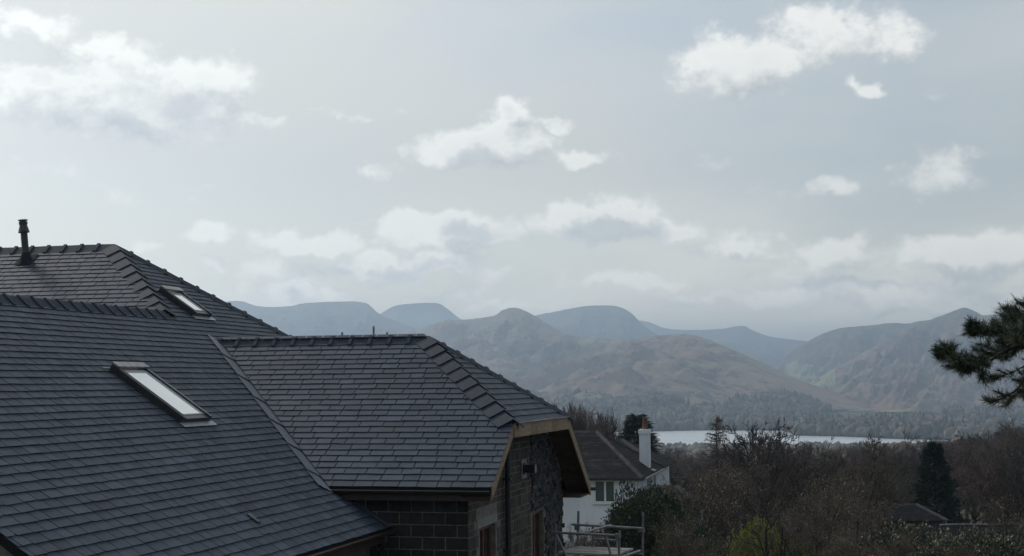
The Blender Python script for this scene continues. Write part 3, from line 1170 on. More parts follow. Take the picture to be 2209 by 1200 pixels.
# boxed eave at the foot of the far verge
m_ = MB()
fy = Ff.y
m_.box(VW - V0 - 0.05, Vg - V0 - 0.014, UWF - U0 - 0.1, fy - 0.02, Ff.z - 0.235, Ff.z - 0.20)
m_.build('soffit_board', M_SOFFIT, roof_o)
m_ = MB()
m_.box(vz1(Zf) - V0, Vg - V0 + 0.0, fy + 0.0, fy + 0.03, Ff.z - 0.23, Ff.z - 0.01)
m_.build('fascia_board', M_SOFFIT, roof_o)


def gutter(name, p, q, outward, mat_, r=0.062):
    """half round gutter open at the top"""
    m = MB()
    d = (q - p).normalized()
    up = Vector((0, 0, 1))
    n = 9
    prof = [(-math.cos(math.pi * k / (n - 1)) * r, -math.sin(math.pi * k / (n - 1)) * r) for k in range(n)]
    prof2 = [(x * 0.88, y * 0.88) for x, y in prof]
    vs = []
    for c in (p, q):
        for (x, y) in prof + prof2[::-1]:
            vs.append(c + outward * x + up * y)
    k = 2 * n
    fs = [(i, (i + 1) % k, k + (i + 1) % k, k + i) for i in range(k)]
    fs += [tuple(range(k)), tuple(range(2 * k - 1, k - 1, -1))]
    m.add(vs, fs)
    g = m.build(name, mat_, house)
    # bead along the outer lip
    m = MB()
    m.tube([p + outward * r + up * 0.006, q + outward * r + up * 0.006], 0.010, 6)
    m.build('gutter_bead', M_BROWN, g)
    return g


fr = Vector((0, -1, 0))
gutter('gutter', VB + Vector((0.12, -0.03, -0.06)), Ee + Vector((0.0, -0.03, -0.06)), fr, M_BLACK)
m_ = MB()
m_.box(VB.x + 0.1, Ee.x - 0.02, Ee.y + 0.05, Ee.y + 0.075, Ee.z - 0.24, Ee.z - 0.02)
m_.build('fascia_board', M_BROWN, roof_o)
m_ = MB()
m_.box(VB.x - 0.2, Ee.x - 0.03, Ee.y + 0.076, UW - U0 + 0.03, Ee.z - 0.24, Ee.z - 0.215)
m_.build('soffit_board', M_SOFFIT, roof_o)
e0, e1 = hl(Ug, VE1, Zpe), hl(UW + 0.1, VE1, Zpe)
gutter('gutter', e0 + Vector((0.055, 0, -0.045)), e1 + Vector((0.055, -0.05, -0.045)), Vector((1, 0, 0)), M_BROWN)
m_ = MB()
m_.box(e0.x - 0.06, e0.x - 0.03, e0.y, e1.y, e0.z - 0.25, e0.z - 0.02)
m_.build('fascia_board', M_BROWN, roof_o)
# far gutter end showing past the verge
gutter('gutter', Ff + Vector((-2.8, 0.10, -0.09)), Ff + Vector((0.12, 0.10, -0.09)), Vector((0, 1, 0)), M_BROWN)

# ---- walls
wall = MB()


def wall_box(u0, u1, v0, v1, z0, z1):
    wall.box(v0 - V0, v1 - V0, u0 - U0, u1 - U0, z0 + CZ, z1 + CZ)


G = -CZ                                        # ground level in camera heights
WT = 0.32


def roof_h(u):
    """underside of the cross wing roof at u, for the gable wall"""
    h = Zr - abs(u - Ur) * T
    return min(h, Zh + 0.10 ) - 0.20


OPEN = [(26.25, 27.42, -2.68, -4.3), (30.62, 31.72, -2.79, -5.0)]          # window openings: u0, u1, head, sill
us = sorted(set([UW, UWF, Ur - RH, Ur + RH] + [o[0] for o in OPEN] + [o[1] for o in OPEN]))
for a_, b_2 in zip(us, us[1:]):
    mid = (a_ + b_2) / 2
    op = [o for o in OPEN if o[0] <= mid <= o[1]]

    def strip(zl, top):
        lo = zl
        p = [hl(a_, VW - WT, lo), hl(a_, VW, lo), hl(b_2, VW, lo), hl(b_2, VW - WT, lo)]
        ha = roof_h(a_) if top is None else top
        hb_ = roof_h(b_2) if top is None else top
        t = [hl(a_, VW - WT, ha), hl(a_, VW, ha), hl(b_2, VW, hb_), hl(b_2, VW - WT, hb_)]
        wall.prism(p, t)
    if op:
        strip(G - 0.4, op[0][3])
        strip(op[0][2], None)
    else:
        strip(G - 0.4, None)
wall_box(UW, UW + WT, -16.5, VW - WT - 0.001, G - 0.4, Ze - 0.1)       # wall facing the camera
wall_box(UWF - WT, UWF, -16.5, VW - WT - 0.001, G - 0.4, Zf - 0.05)
wall_o = wall.build('wall', M_MORTAR, house)
wall2 = MB()
wall2.box(vwl + 0.4 - V0, VE1 - 0.35 - V0, Ug + 0.35 - U0, UE2 - U0, G + CZ - 0.4, Zpe + CZ - 0.1)
wall2.prism([hl(Ug + 0.35, VE1 - 0.35, Zpe - 0.1), hl(Ug + 0.35, vwl + 0.35, Zpe - 0.1), hl(Ug + 0.65, vwl + 0.35, Zpe - 0.1), hl(Ug + 0.65, VE1 - 0.35, Zpe - 0.1)],
            [hl(Ug + 0.35, VR + 0.05, Zw - 0.3), hl(Ug + 0.35, VR - 0.05, Zw - 0.3), hl(Ug + 0.65, VR - 0.05, Zw - 0.3), hl(Ug + 0.65, VR + 0.05, Zw - 0.3)])
wall2.box(VL + 0.4 - V0, VE1 - 0.4 - V0, UE2 + 0.4 - U0, UE2b - 0.4 - U0, G + CZ - 0.4, Zpe + CZ - 0.1)
wall2.build('wall', M_MORTAR, house)


def block(u0, u1, v0, v1, z0, z1, tone, mat_=M_BLOCKSHADE):
    m = MB()
    m.box(v0 - V0, v1 - V0, u0 - U0, u1 - U0, z0 + CZ, z1 + CZ, tone)
    return m.build('block', mat_, wall_o)


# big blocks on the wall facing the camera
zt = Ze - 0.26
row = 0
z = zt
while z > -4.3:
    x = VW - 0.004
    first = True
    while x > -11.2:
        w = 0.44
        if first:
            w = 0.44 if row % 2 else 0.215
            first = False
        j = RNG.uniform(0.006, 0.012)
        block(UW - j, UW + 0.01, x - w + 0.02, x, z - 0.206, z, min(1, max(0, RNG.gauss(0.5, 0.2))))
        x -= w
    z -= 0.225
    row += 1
# gable: a course of blocks, then two courses of narrow bricks, and so on up to the stone facing
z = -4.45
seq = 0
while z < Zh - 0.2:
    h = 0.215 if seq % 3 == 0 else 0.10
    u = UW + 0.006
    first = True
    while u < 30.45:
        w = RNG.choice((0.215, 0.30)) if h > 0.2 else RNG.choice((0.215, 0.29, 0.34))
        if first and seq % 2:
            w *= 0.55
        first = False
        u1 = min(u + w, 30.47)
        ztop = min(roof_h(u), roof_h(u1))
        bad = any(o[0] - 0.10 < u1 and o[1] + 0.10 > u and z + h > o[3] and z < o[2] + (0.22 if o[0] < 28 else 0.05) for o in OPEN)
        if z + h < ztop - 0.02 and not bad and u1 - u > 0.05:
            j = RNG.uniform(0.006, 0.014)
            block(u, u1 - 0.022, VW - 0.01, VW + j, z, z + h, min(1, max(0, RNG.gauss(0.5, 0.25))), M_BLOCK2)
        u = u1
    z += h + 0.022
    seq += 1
# rough stone facing on the far part of the gable
st = MB()
z = -5.2
while z < Zh - 0.2:
    h = RNG.uniform(0.045, 0.11)
    u = 30.50 + RNG.uniform(-0.12, 0.06)
    while u < UWF - 0.02:
        w = RNG.uniform(0.12, 0.38)
        u1 = min(u + w, UWF + 0.0)
        bad = any(o[0] - 0.06 < u1 and o[1] + 0.02 > u and z + h > o[3] and z < o[2] + 0.06 for o in OPEN)
        if not bad and z + h < min(roof_h(u), roof_h(u1)) - 0.02 and u1 - u > 0.05:
            j = RNG.uniform(0.02, 0.055)
            vs = []
            for (uu, zz) in ((u, z), (u1 - 0.012, z), (u1 - 0.012, z + h - 0.01), (u, z + h - 0.01)):
                vs.append((uu + RNG.uniform(-.012, .012), zz + RNG.uniform(-.012, .012)))
            st.prism([hl(a, VW - 0.01, b) for a, b in vs], [hl(a, VW + j + RNG.uniform(-.015, .015), b) for a, b in vs], RNG.uniform(0, 1))
        u = u1
    z += h
z = -5.2
while z < Zf - 0.3:                            # quoin return on the far corner
    h = RNG.uniform(0.05, 0.12)
    st.box(VW - 0.3 - V0, VW + RNG.uniform(.02, .09) - V0, UWF - 0.01 - U0, UWF + RNG.uniform(0.02, 0.09) - U0, z + CZ, z + h - 0.01 + CZ, RNG.random())
    z += h
st.build('stone_facing', M_STONE, wall_o, kind='stuff')
# lintel, windows
m_ = MB()
m_.box(VW - 0.05 - V0, VW + 0.012 - V0, 26.05 - U0, 27.52 - U0, -2.67 + CZ, -2.50 + CZ)
m_.build('lintel', M_CONC, wall_o)
for (a_, b_2, hd, sl_) in OPEN:
    m_ = MB()
    y0, y1 = a_ - U0, b_2 - U0
    xa, xb = VW - 0.16 - V0, VW - 0.09 - V0
    zh_, zs_ = hd + CZ - 0.004, sl_ + CZ + 0.004
    t_ = 0.075
    m_.box(xa, xb, y0 + .004, y0 + t_, zs_, zh_)
    m_.box(xa, xb, y1 - t_, y1 - .004, zs_, zh_)
    m_.box(xa, xb, y0 + t_, y1 - t_, zh_ - t_, zh_)
    m_.box(xa, xb, y0 + t_, y1 - t_, zs_, zs_ + t_)
    m_.box(xa, xb, (y0 + y1) / 2 - .035, (y0 + y1) / 2 + .035, zs_ + t_, zh_ - t_)
    wo = m_.build('window', M_WINTIM, house)
    for (p0, p1) in ((y0 + t_, (y0 + y1) / 2 - .035), ((y0 + y1) / 2 + .035, y1 - t_)):
        g = MB()
        g.box(xa + .025, xa + .04, p0 + .002, p1 - .002, zs_ + t_ + .002, zh_ - t_ - .002)
        g.build('pane', M_GLASSDK, wo)
# extractor vent: plate and duct stub
m_ = MB()
vy, vzz = 29.70 - U0, -1.77 + CZ
m_.box(VW + 0.014 - V0, VW + 0.045 - V0, vy - 0.22, vy + 0.22, vzz - 0.2, vzz + 0.2)
vo = m_.build('wall_vent', M_STEEL, house)
m_ = MB()
x0 = VW + 0.045 - V0
m_.tube([(x0, vy, vzz), (x0 + 0.02, vy, vzz), (x0 + 0.021, vy, vzz), (x0 + 0.13, vy, vzz), (x0 + 0.131, vy, vzz), (x0 + 0.20, vy, vzz), (x0 + 0.201, vy, vzz), (x0 + 0.24, vy, vzz)],
        [0.13, 0.13, 0.085, 0.085, 0.095, 0.095, 0.088, 0.088], 16)
m_.build('duct_stub', M_BLKMETAL, vo)
m_ = MB()
m_.tube([(x0 + 0.2405, vy, vzz), (x0 + 0.252, vy, vzz)], 0.098, 16)
m_.build('duct_rim', M_STEEL, vo)
# downpipes
m_ = MB()
py = 28.05 - U0
m_.tube([(VW + 0.10 - V0, py, roof_h(28.05) + CZ - 0.05), (VW + 0.10 - V0, py, 0.0)], 0.057, 14)
dp = m_.build('downpipe', M_BLACK, house)
for zz in (3.2, 4.6):
    m_ = MB()
    m_.box(VW + 0.0 - V0, VW + 0.165 - V0, py - 0.068, py + 0.068, zz, zz + 0.04)
    m_.build('pipe_bracket', M_BLACK, dp)
m_ = MB()
g0 = hl(UW - 0.45, VE1 + 0.055, Zpe - 0.09)
m_.tube([g0, g0 + Vector((0, 0, -0.12)), g0 + Vector((-0.08, 0.08, -0.26)), g0 + Vector((-0.24, 0.22, -0.44)), g0 + Vector((-0.30, 0.27, -0.60)), Vector((g0.x - 0.30, g0.y + 0.27, 0.0))], 0.04, 12)
m_.build('downpipe', M_BROWN, house)


# ------------------------------------------------------------------ scaffold poles behind the cross wing
for (px, py) in ((738, 717), (806, 704), (835, 717)):
    top = at(px, py, 42.0)
    m_ = MB()
    g_ = gz(top.x, top.y)
    m_.tube([(0, 0, 0), (0, 0, top.z - g_)], 0.03, 10)
    po = m_.build('scaffold_pole', M_STEEL, label='upright steel scaffold pole rising behind the cross wing ridge', cat='pole',
                  group='scaffold poles behind the roof')
    po.location = (top.x, top.y, g_)

# ------------------------------------------------------------------ scaffold tower by the gable
sc = empty('scaffold_tower', (0.83, 30.0, 0), math.radians(-22), label='galvanised scaffold tower with a boarded platform beside the stone gable', cat='scaffold')
LX, LY = 1.38, 1.25
DECK = 3.02
RT = 0.026
posts = [(0, 0, 3.62), (LX, 0, 3.52), (0.06, LY, 3.78), (LX + 0.12, LY, 3.78)]
for (x, y, h) in posts:
    m_ = MB()
    m_.tube([(x - 0.035, y, 0), (x, y, DECK - 0.4), (x + 0.03, y, h)], RT, 10)
    m_.build('upright', M_STEEL, sc)


def rail(name, a, b, r=RT, mt=M_STEEL):
    m = MB()
    m.tube([a, b], r, 10)
    return m.build(name, mt, sc)


rail('guard_rail', (-0.06, -0.03, 3.45), (LX + 0.05, -0.03, 3.43))
rail('guard_rail', (-0.05, LY - 0.05, 3.50), (LX + 0.14, LY - 0.05, 3.46))
rail('guard_rail', (0.50, -0.05, 3.42), (0.80, LY + 0.05, 3.50), 0.024)
rail('guard_rail', (0.40, LY - 0.02, 3.20), (0.95, LY - 0.02, 3.19))
rail('spacer_tube', (0.42, LY - 0.02, 3.0), (0.42, LY - 0.02, 3.50))
rail('spacer_tube', (0.95, LY - 0.02, 3.0), (0.95, LY - 0.02, 3.24))
rail('brace', (0.02, 0.02, 3.42), (0.24, 0.02, 3.0))
rail('brace', (LX - 0.28, 0.0, 3.45), (LX - 0.04, 0.0, 2.6))
rail('ledger', (-0.06, 0.03, DECK - 0.10), (LX + 0.06, 0.03, DECK - 0.10))
rail('ledger', (-0.06, LY - 0.03, DECK - 0.10), (LX + 0.14, LY - 0.03, DECK - 0.10))
rail('transom', (0.02, -0.10, DECK - 0.045), (0.02, LY + 0.1, DECK - 0.045))
rail('transom', (LX, -0.10, DECK - 0.045), (LX + 0.04, LY + 0.1, DECK - 0.045))
M_BOARD = mat('weathered_board', (0.36, 0.34, 0.31), (0.26, 0.24, 0.22), 5.0, 0.6, 0.4, 0.3, 40, 0.7, stretch=(.4, 3, 1))
M_ALU = mat('board_end_band', (0.55, 0.56, 0.57), None, 5, 0.4, 0.5, metal=0.6)
for i in range(5):
    y0 = 0.06 + i * 0.235
    for (xa, xb) in ((0.05, 0.80), (0.815, LX - 0.06)):
        m_ = MB()
        m_.box(xa, xb, y0, y0 + 0.225, DECK - 0.018, DECK + 0.02 + 0.004 * (i % 2), RNG.random())
        bo = m_.build('board', M_BOARD, sc)
for (x, y, h) in posts:
    m_ = MB()
    m_.box(x - 0.05, x + 0.055, y - 0.055, y + 0.02, DECK + 0.36, DECK + 0.45)
    m_.build('coupler', M_STEEL, sc)

# ------------------------------------------------------------------ white house down the slope
WAZ = 0.215
wsn, wcs = math.sin(WAZ), math.cos(WAZ)
corner = at(1388, 1032, 84.0)                  # right hand front eave corner
gw = gz(corner.x, corner.y) - 0.3
wh = empty('white_house', (corner.x, corner.y, gw), -WAZ, label='white rendered house with mossy slate hip roof and tall white chimney', cat='house')
EZ = corner.z - gw                             # eave height, local
LW, LD = 13.0, 11.0                            # width to the left, depth away


def wroof(parent, x0, x1, y0, y1, ez, rise, hipx, hipy=None, mat_=M_OLDSLATE, hipl=None):
    """hipped roof, ridge along x"""
    ym = (y0 + y1) / 2
    hipl = hipx if hipl is None else hipl
    R0, R1 = Vector((x0 + hipl, ym, ez + rise)), Vector((x1 - hipx, ym, ez + rise))
    c = [Vector((x0, y0, ez)), Vector((x1, y0, ez)), Vector((x1, y1, ez)), Vector((x0, y1, ez))]
    m = MB()
    # each slope in stepped courses so that the slate rows show
    def slope(a, b, t1, t0, n=26):
        for k in range(n):
            f0, f1 = k / n, (k + 1) / n
            p0, p1 = a.lerp(t0, f0), b.lerp(t1, f0)
            q0, q1 = a.lerp(t0, f1), b.lerp(t1, f1)
            up = Vector((0, 0, 0.016))
            m.add([p0 + up, p1 + up, q1, q0, p0, p1], [(0, 1, 2, 3), (4, 5, 1, 0)], random.Random(k * 7 + int(ez * 10)).uniform(0.25, 0.75))
    slope(c[0], c[1], R1, R0)
    slope(c[1], c[2], R1, R1)
    slope(c[2], c[3], R0, R1)
    slope(c[3], c[0], R0, R0)
    m.add([p - Vector((0, 0, .03)) for p in c], [(3, 2, 1, 0)])
    o = m.build('roof', mat_, parent)
    rr = random.Random(5)
    M_HT = mat('old_ridge_tile', (0.026, 0.026, 0.029), (0.044, 0.042, 0.043), 3, 0.9, 0.2, tone=1.0)
    for (a, b) in ((R1, c[1]), (R1, c[2]), (R0, R1), (R0, c[0]), (R0, c[3])):
        L = (b - a).length
        n = int(L / 0.46)
        for k in range(n):
            p, q = a.lerp(b, (k + 0.03) / n), a.lerp(b, (k + 0.97) / n)
            d = (q - p).normalized()
            sd_ = Vector((d.y, -d.x, 0)).normalized()
            mm = MB()
            dz = Vector((0, 0, -0.07))
            up = Vector((0, 0, 0.085 if a.z - b.z > 0.2 else 0.06))
            w = 0.20
            mm.prism([p + sd_ * w + dz, p - sd_ * w + dz, q - sd_ * w + dz, q + sd_ * w + dz],
                     [p + sd_ * .06 + up, p - sd_ * .06 + up, q - sd_ * .06 + up - Vector((0, 0, .02)), q + sd_ * .06 + up - Vector((0, 0, .02))], rr.uniform(0.2, 0.9))
            mm.build('ridge_tile', M_HT, o)
    return o, c, R0, R1


wr, wc, wR0, wR1 = wroof(wh, -LW, 0.0, 0.0, LD, EZ, 2.52, 3.55)
m_ = MB()
OVH = 0.42
m_.box(-LW + OVH, -OVH, OVH, LD - OVH, -0.5, EZ - 0.12)
w_o = m_.build('wall', M_RENDER, wh)
m_ = MB()
m_.box(-LW + .05, -0.05, 0.03, OVH + .01, EZ - 0.13, EZ - 0.05)
m_.box(-OVH - .01, -0.03, OVH + .011, LD - .05, EZ - 0.13, EZ - 0.05)
m_.build('soffit', M_BLACK, wh)
m_ = MB()
m_.box(-LW, 0.02, -0.07, -0.0, EZ - 0.14, EZ + 0.0)
m_.build('gutter', M_BLACK, wh)
m_ = MB()
m_.box(0.021, 0.08, 0.0, LD, EZ - 0.14, EZ - 0.03)
m_.build('gutter', mat('grey_gutter', (0.25, 0.26, 0.27), None, 5, 0.5, 0.4), wh)


def win(parent, x0, x1, y, z0, z1, panes, glass, axis='x', frame=M_WHITE, sill=True):
    m = MB()
    t = 0.07

    def bx(a0, a1, d0, d1, zz0, zz1, mm):
        if axis == 'x':
            mm.box(a0, a1, d0, d1, zz0, zz1)
        else:
            mm.box(-d1, -d0, a0, a1, zz0, zz1)
    bx(x0, x0 + t, y - .05, y + .05, z0, z1, m)
    bx(x1 - t, x1, y - .05, y + .05, z0, z1, m)
    bx(x0 + t, x1 - t, y - .05, y + .05, z1 - t, z1, m)
    bx(x0 + t, x1 - t, y - .05, y + .05, z0, z0 + t, m)
    w = (x1 - x0 - t) / panes
    for i in range(1, panes):
        bx(x0 + i * w, x0 + i * w + t * 1.6, y - .055, y + .05, z0 + t, z1 - t, m)
    o = m.build('window', frame, parent)
    for i in range(panes):
        g = MB()
        a0 = x0 + t if i == 0 else x0 + i * w + t * 1.6
        a1 = x0 + (i + 1) * w if i < panes - 1 else x1 - t
        bx(a0 + .003, a1 - .003, y - .012, y + .01, z0 + t + .003, z1 - t - .003, g)
        g.build('pane', glass, o)
    if sill:
        s_m = MB()
        bx(x0 - .1, x1 + .1, y - .14, y - .051, z0 - .08, z0 - .005, s_m)
        s_m.build('sill', M_WHITE, o)
    return o


win(wh, -2.95, -1.72, OVH + 0.0, EZ - 1.45, EZ - 0.16, 2, M_GLASSGREEN)
# right hand wall: pilaster and window
m_ = MB()
m_.box(-OVH, -OVH + 0.10, 5.1, 6.9, -0.3, EZ - 0.15)
m_.build('pilaster', mat('grey_render', (0.34, 0.36, 0.39), (0.30, 0.32, 0.35), 2, 0.85, 0.2), wh)
win(wh, 8.3, 9.3, OVH - 0.0, EZ - 1.7, EZ - 0.35, 1, M_GLASSDK, axis='y', sill=False)
# chimney on the right slope
cx0, cx1, cy0, cy1 = -0.95, -0.35, 5.7, 6.6
ctop = EZ + 2.58
m_ = MB()
m_.box(cx0, cx1, cy0, cy1, EZ - 0.3, ctop)
ch = m_.build('chimney', M_RENDER, wh)
m_ = MB()
m_.box(cx0 - .05, cx1 + .05, cy0 - .05, cy1 + .05, ctop - 0.22, ctop)
m_.box(cx0 - .02, cx1 + .02, cy0 - .02, cy1 + .02, ctop + 0.0005, ctop + 0.05)
m_.build('chimney_cap', M_RENDER, ch)
pc = Vector(((cx0 + cx1) / 2 + 0.02, (cy0 + cy1) / 2, ctop + 0.05))
m_ = MB()
m_.tube([pc, pc + Vector((0, 0, .05)), pc + Vector((0, 0, .14)), pc + Vector((0, 0, .42)), pc + Vector((0, 0, .43)), pc + Vector((0, 0, .50)), pc + Vector((0, 0, .51)), pc + Vector((0, 0, .66)), pc + Vector((0, 0, .67)), pc + Vector((0, 0, .72))],
        [.25, .22, .17, .155, .175, .175, .15, .15, .17, .165], 14)
m_.build('chimney_pot', M_CLAYPOT, ch)
m_ = MB()
m_.prism([(cx1 + .01, cy0 - .2, EZ + .10), (cx1 + .34, cy0 - .1, EZ + .06), (cx1 + .34, cy1 + .1, EZ + .06), (cx1 + .01, cy1 + .1, EZ + .10)],
         [(cx1 + .01, cy0 - .2, EZ + .22), (cx1 + .34, cy0 - .1, EZ + .08), (cx1 + .34, cy1 + .1, EZ + .08), (cx1 + .01, cy1 + .1, EZ + .22)])
m_.build('chimney_flashing', mat('pale_lead', (0.22, 0.215, 0.21), (0.17, 0.16, 0.155), 4, 0.6, 0.4), ch)
# rear wing: its ridge shows over the main hip
rw, rc, rR0, rR1 = wroof(wh, -7.6, -0.05, 11.01, 18.4, EZ - 0.05, 1.72, 3.25)
m_ = MB()
m_.box(-7.2, -0.45, LD - OVH + 0.01, 18.0, -0.5, EZ - 0.1)
m_.build('wall', M_RENDER, wh)

# lower outbuilding in front, its hipped roof seen past the evergreen
ob = at(1392, 1088, 78.0)
og = gz(ob.x, ob.y) - 0.2
garage = empty('outbuilding', (ob.x, ob.y, og), -WAZ, label='low slate roofed outbuilding beside the white house, half hidden by evergreen', cat='outbuilding')
oe = ob.z - og
wroof(garage, -1.2, 3.0, 0, 4.2, oe, 0.82, 1.5)
m_ = MB()
m_.box(-0.9, 2.7, 0.3, 3.9, -0.4, oe - 0.03)
m_.build('wall', M_RENDER, garage)

# dark low house among the trees on the right
lb = at(1885, 1124, 95.0)
lg = gz(lb.x, lb.y) - 0.3
low = empty('low_house', (lb.x, lb.y, lg), -0.05, label='low house with dark hipped slate roof among the bare trees', cat='house')
le = lb.z - lg
wroof(low, 0.0, 4.8, 0.0, 5.0, le, 0.85, 1.45, hipl=1.1)
m_ = MB()
m_.box(0.3, 4.5, 0.3, 4.7, -0.4, le - 0.03)
m_.build('wall', mat('dark_stone_wall', (0.075, 0.073, 0.075), (0.05, 0.05, 0.052), 2, 0.9, 0.2, 0.4, 12), low)
m_ = MB()
m_.tube([(1.15, 2.5, le + 0.7), (1.15, 2.5, le + 1.35)], 0.07, 8)
m_.build('vent_pipe', M_CONC, low)
lb2 = at(2030, 1132, 92.0)
lg2 = gz(lb2.x, lb2.y) - 0.3
low2 = empty('garden_wall', (lb2.x, lb2.y, lg2), -0.05, label='long dark stone garden wall right of the low house', cat='wall')
m_ = MB()
m_.box(0.0, 6.5, 0, 0.4, -0.3, lb2.z - lg2 - 0.08)
m_.build('wall', MATS['dark_stone_wall'], low2)
x_ = 0.0
while x_ < 6.4:
    m_ = MB()
    m_.box(x_ + 0.008, x_ + 0.53, -0.06, 0.46, lb2.z - lg2 - 0.079, lb2.z - lg2 + RNG.uniform(0, .02), RNG.random())
    m_.build('coping_stone', M_STONE, low2)
    x_ += 0.54


# ------------------------------------------------------------------ trees
def segs_mesh(name, segs, n, mat_):
    """tapering open prisms from (p, q, r0, r1, tone)"""
    if isinstance(segs, list):
        segs = np.array([(*p, *q, a, b, t) for p, q, a, b, t in segs], dtype=np.float64)
    p, q, r0, r1, tn = segs[:, 0:3], segs[:, 3:6], segs[:, 6], segs[:, 7], segs[:, 8]
    d = q - p
    d /= np.linalg.norm(d, axis=1, keepdims=True) + 1e-9
    ref = np.where(np.abs(d[:, 2:3]) < 0.8, np.array([[0, 0, 1.0]]), np.array([[1.0, 0, 0]]))
    a = np.cross(d, ref)
    a /= np.linalg.norm(a, axis=1, keepdims=True) + 1e-9
    b = np.cross(d, a)
    vs = []
    for (c, r) in ((p, r0), (q, r1)):
        for k in range(n):
            an = 2 * math.pi * k / n
            vs.append(c + (a * math.cos(an) + b * math.sin(an)) * r[:, None])
    V = np.stack(vs, 1).reshape(-1, 3)
    base = (np.arange(len(p)) * 2 * n)[:, None]
    F = []
    for k in range(n):
        k2 = (k + 1) % n
        F.append(base + np.array([[k, k2, n + k2, n + k]]))
    F = np.stack(F, 1).reshape(-1, 4)
    return np_mesh(name, V, F, np.repeat(tn, 2 * n), mat_)


def rvec(rg):
    return Vector((rg.gauss(0, 1), rg.gauss(0, 1), rg.gauss(0, 1)))


def grow(seed, H, kids=(8, 7, 6, 5), ratio=0.56, ang=(28, 62), up=0.10, wig=0.16, base=0.28, rad=None, trunk_len=0.55, droop=0.0, lastr=0.011):
    rg = random.Random(seed)
    T_, K_, tips = [], [], []
    levels = len(kids)
    rad = rad or H * 0.026

    def br(p, d, L, r, lev):
        n = 5 if lev == 0 else (4 if lev < 3 else 2)
        pts = [(p.copy(), r)]
        tn = rg.random()
        for i in range(n):
            d = (d + rvec(rg) * wig * (0.35 if lev == 0 else 1) + Vector((0, 0, up if lev < levels else up - droop))).normalized()
            q = p + d * (L / n)
            ra = r * (1 - 0.62 * (i + 1) / n) if lev < levels else max(r * (1 - 0.6 * (i + 1) / n), 0.004)
            (T_ if lev <= 1 else K_).append((p, q, pts[-1][1], ra, tn))
            pts.append((q, ra))
            p = q
        if lev < levels:
            for k in range(kids[lev]):
                t = rg.uniform(base if lev == 0 else 0.22, 1.0)
                f = t * n
                i = min(n - 1, int(f))
                pa, pb = pts[i][0], pts[i + 1][0]
                pos = pa.lerp(pb, f - i)
                rr = pts[i][1] * (1 - (f - i)) + pts[i + 1][1] * (f - i)
                dd = (pb - pa).normalized()
                sidev = dd.cross(rvec(rg)).normalized()
                an = math.radians(rg.uniform(*ang)) * (0.75 if t > 0.85 else 1)
                nd = dd * math.cos(an) + sidev * math.sin(an)
                cl_ = L * ratio * (1.15 - 0.45 * t) * rg.uniform(0.75, 1.2)
                if lev == 0:
                    cl_ = H * 0.48 * (1.1 - 0.4 * t) * rg.uniform(0.8, 1.15)
                br(pos, nd, cl_, max(lastr, rr * rg.uniform(0.45, 0.62)), lev + 1)
        else:
            tips.append((p, d))
    br(Vector((0, 0, -0.3)), Vector((0, 0, 1)), H * trunk_len, rad, 0)
    top = max(q.z for _, q, _, _, _ in K_)
    k = H / top
    out = []
    for S in (T_, K_):
        out.append([(p * k, q * k, a, b, t) for p, q, a, b, t in S])
    return out[0], out[1], [(p * k, d) for p, d in tips]


def leaf_quads(centers, dirs, length, width, rg):
    """small leaf faces at the given centres"""
    n = len(centers)
    c = np.asarray(centers, float)
    d = np.asarray(dirs, float)
    d /= np.linalg.norm(d, axis=1, keepdims=True) + 1e-9
    r = rg.normal(size=(n, 3))
    a = np.cross(d, r)
    a /= np.linalg.norm(a, axis=1, keepdims=True) + 1e-9
    L = (length * rg.uniform(0.6, 1.3, n))[:, None]
    W = (width * rg.uniform(0.6, 1.3, n))[:, None]
    v = np.stack([c - a * W * 0.15, c + d * L * 0.5 - a * W * 0.5, c + d * L, c + d * L * 0.5 + a * W * 0.5], 1)
    f = np.arange(n * 4).reshape(n, 4)
    return v.reshape(-1, 3), f


def bud_mesh(name, tips, per, mat_, L, W, seed, spread=0.12):
    rg = np.random.default_rng(seed)
    c, d = [], []
    for p, dd in tips:
        for k in range(per):
            c.append(np.array(p) + rg.normal(0, spread, 3) * (0 if k == 0 else 1))
            d.append(np.array(dd) * 0.6 + np.array([0, 0, 0.8]) + rg.normal(0, 0.3, 3))
    v, f = leaf_quads(c, d, L, W, rg)
    t = np.repeat(rg.random(len(c)), 4)
    return np_mesh(name, v, f, t, mat_)


PROTO = {}


def proto_bare(key, seed, H, mt, buds=0, **kw):
    a, b, tips = grow(seed, H, **kw)
    parts = [('trunk', segs_mesh('trunk', a, 7, M_BARK)), ('crown', segs_mesh('crown', b, 3, mt))]
    if buds:
        rg = random.Random(seed)
        rg.shuffle(tips)
        parts.append(('buds', bud_mesh('buds', tips[:int(len(tips) * 0.55)], buds, M_BUD, 0.075, 0.035, seed)))
    PROTO[key] = (H, parts)


for i in range(4):
    proto_bare('oak%d' % i, 20 + i, 12.0, (M_TWIG, M_TWIGRED, M_TWIG, M_TWIGOLIVE)[i], kids=(9, 7, 6, 6), up=0.07, lastr=0.030)
for i in range(2):
    proto_bare('ash%d' % i, 40 + i, 12.0, (M_TWIGRED, M_TWIG)[i], kids=(11, 8, 7, 6), up=0.24, ang=(16, 40), base=0.15, trunk_len=0.6, lastr=0.02)
proto_bare('fork', 91, 6.0, M_TWIG, kids=(7, 5, 4, 4), up=0.1, ang=(25, 55), base=0.12, rad=0.13, lastr=0.014)
for i in range(3):
    proto_bare('mag%d' % i, 60 + i, 5.0, (M_TWIGOLIVE, M_TWIG, M_TWIGOLIVE)[i], buds=1, kids=(9, 7, 6, 5), up=0.13, ang=(25, 60), base=0.08, trunk_len=0.5, rad=0.10, lastr=0.007)


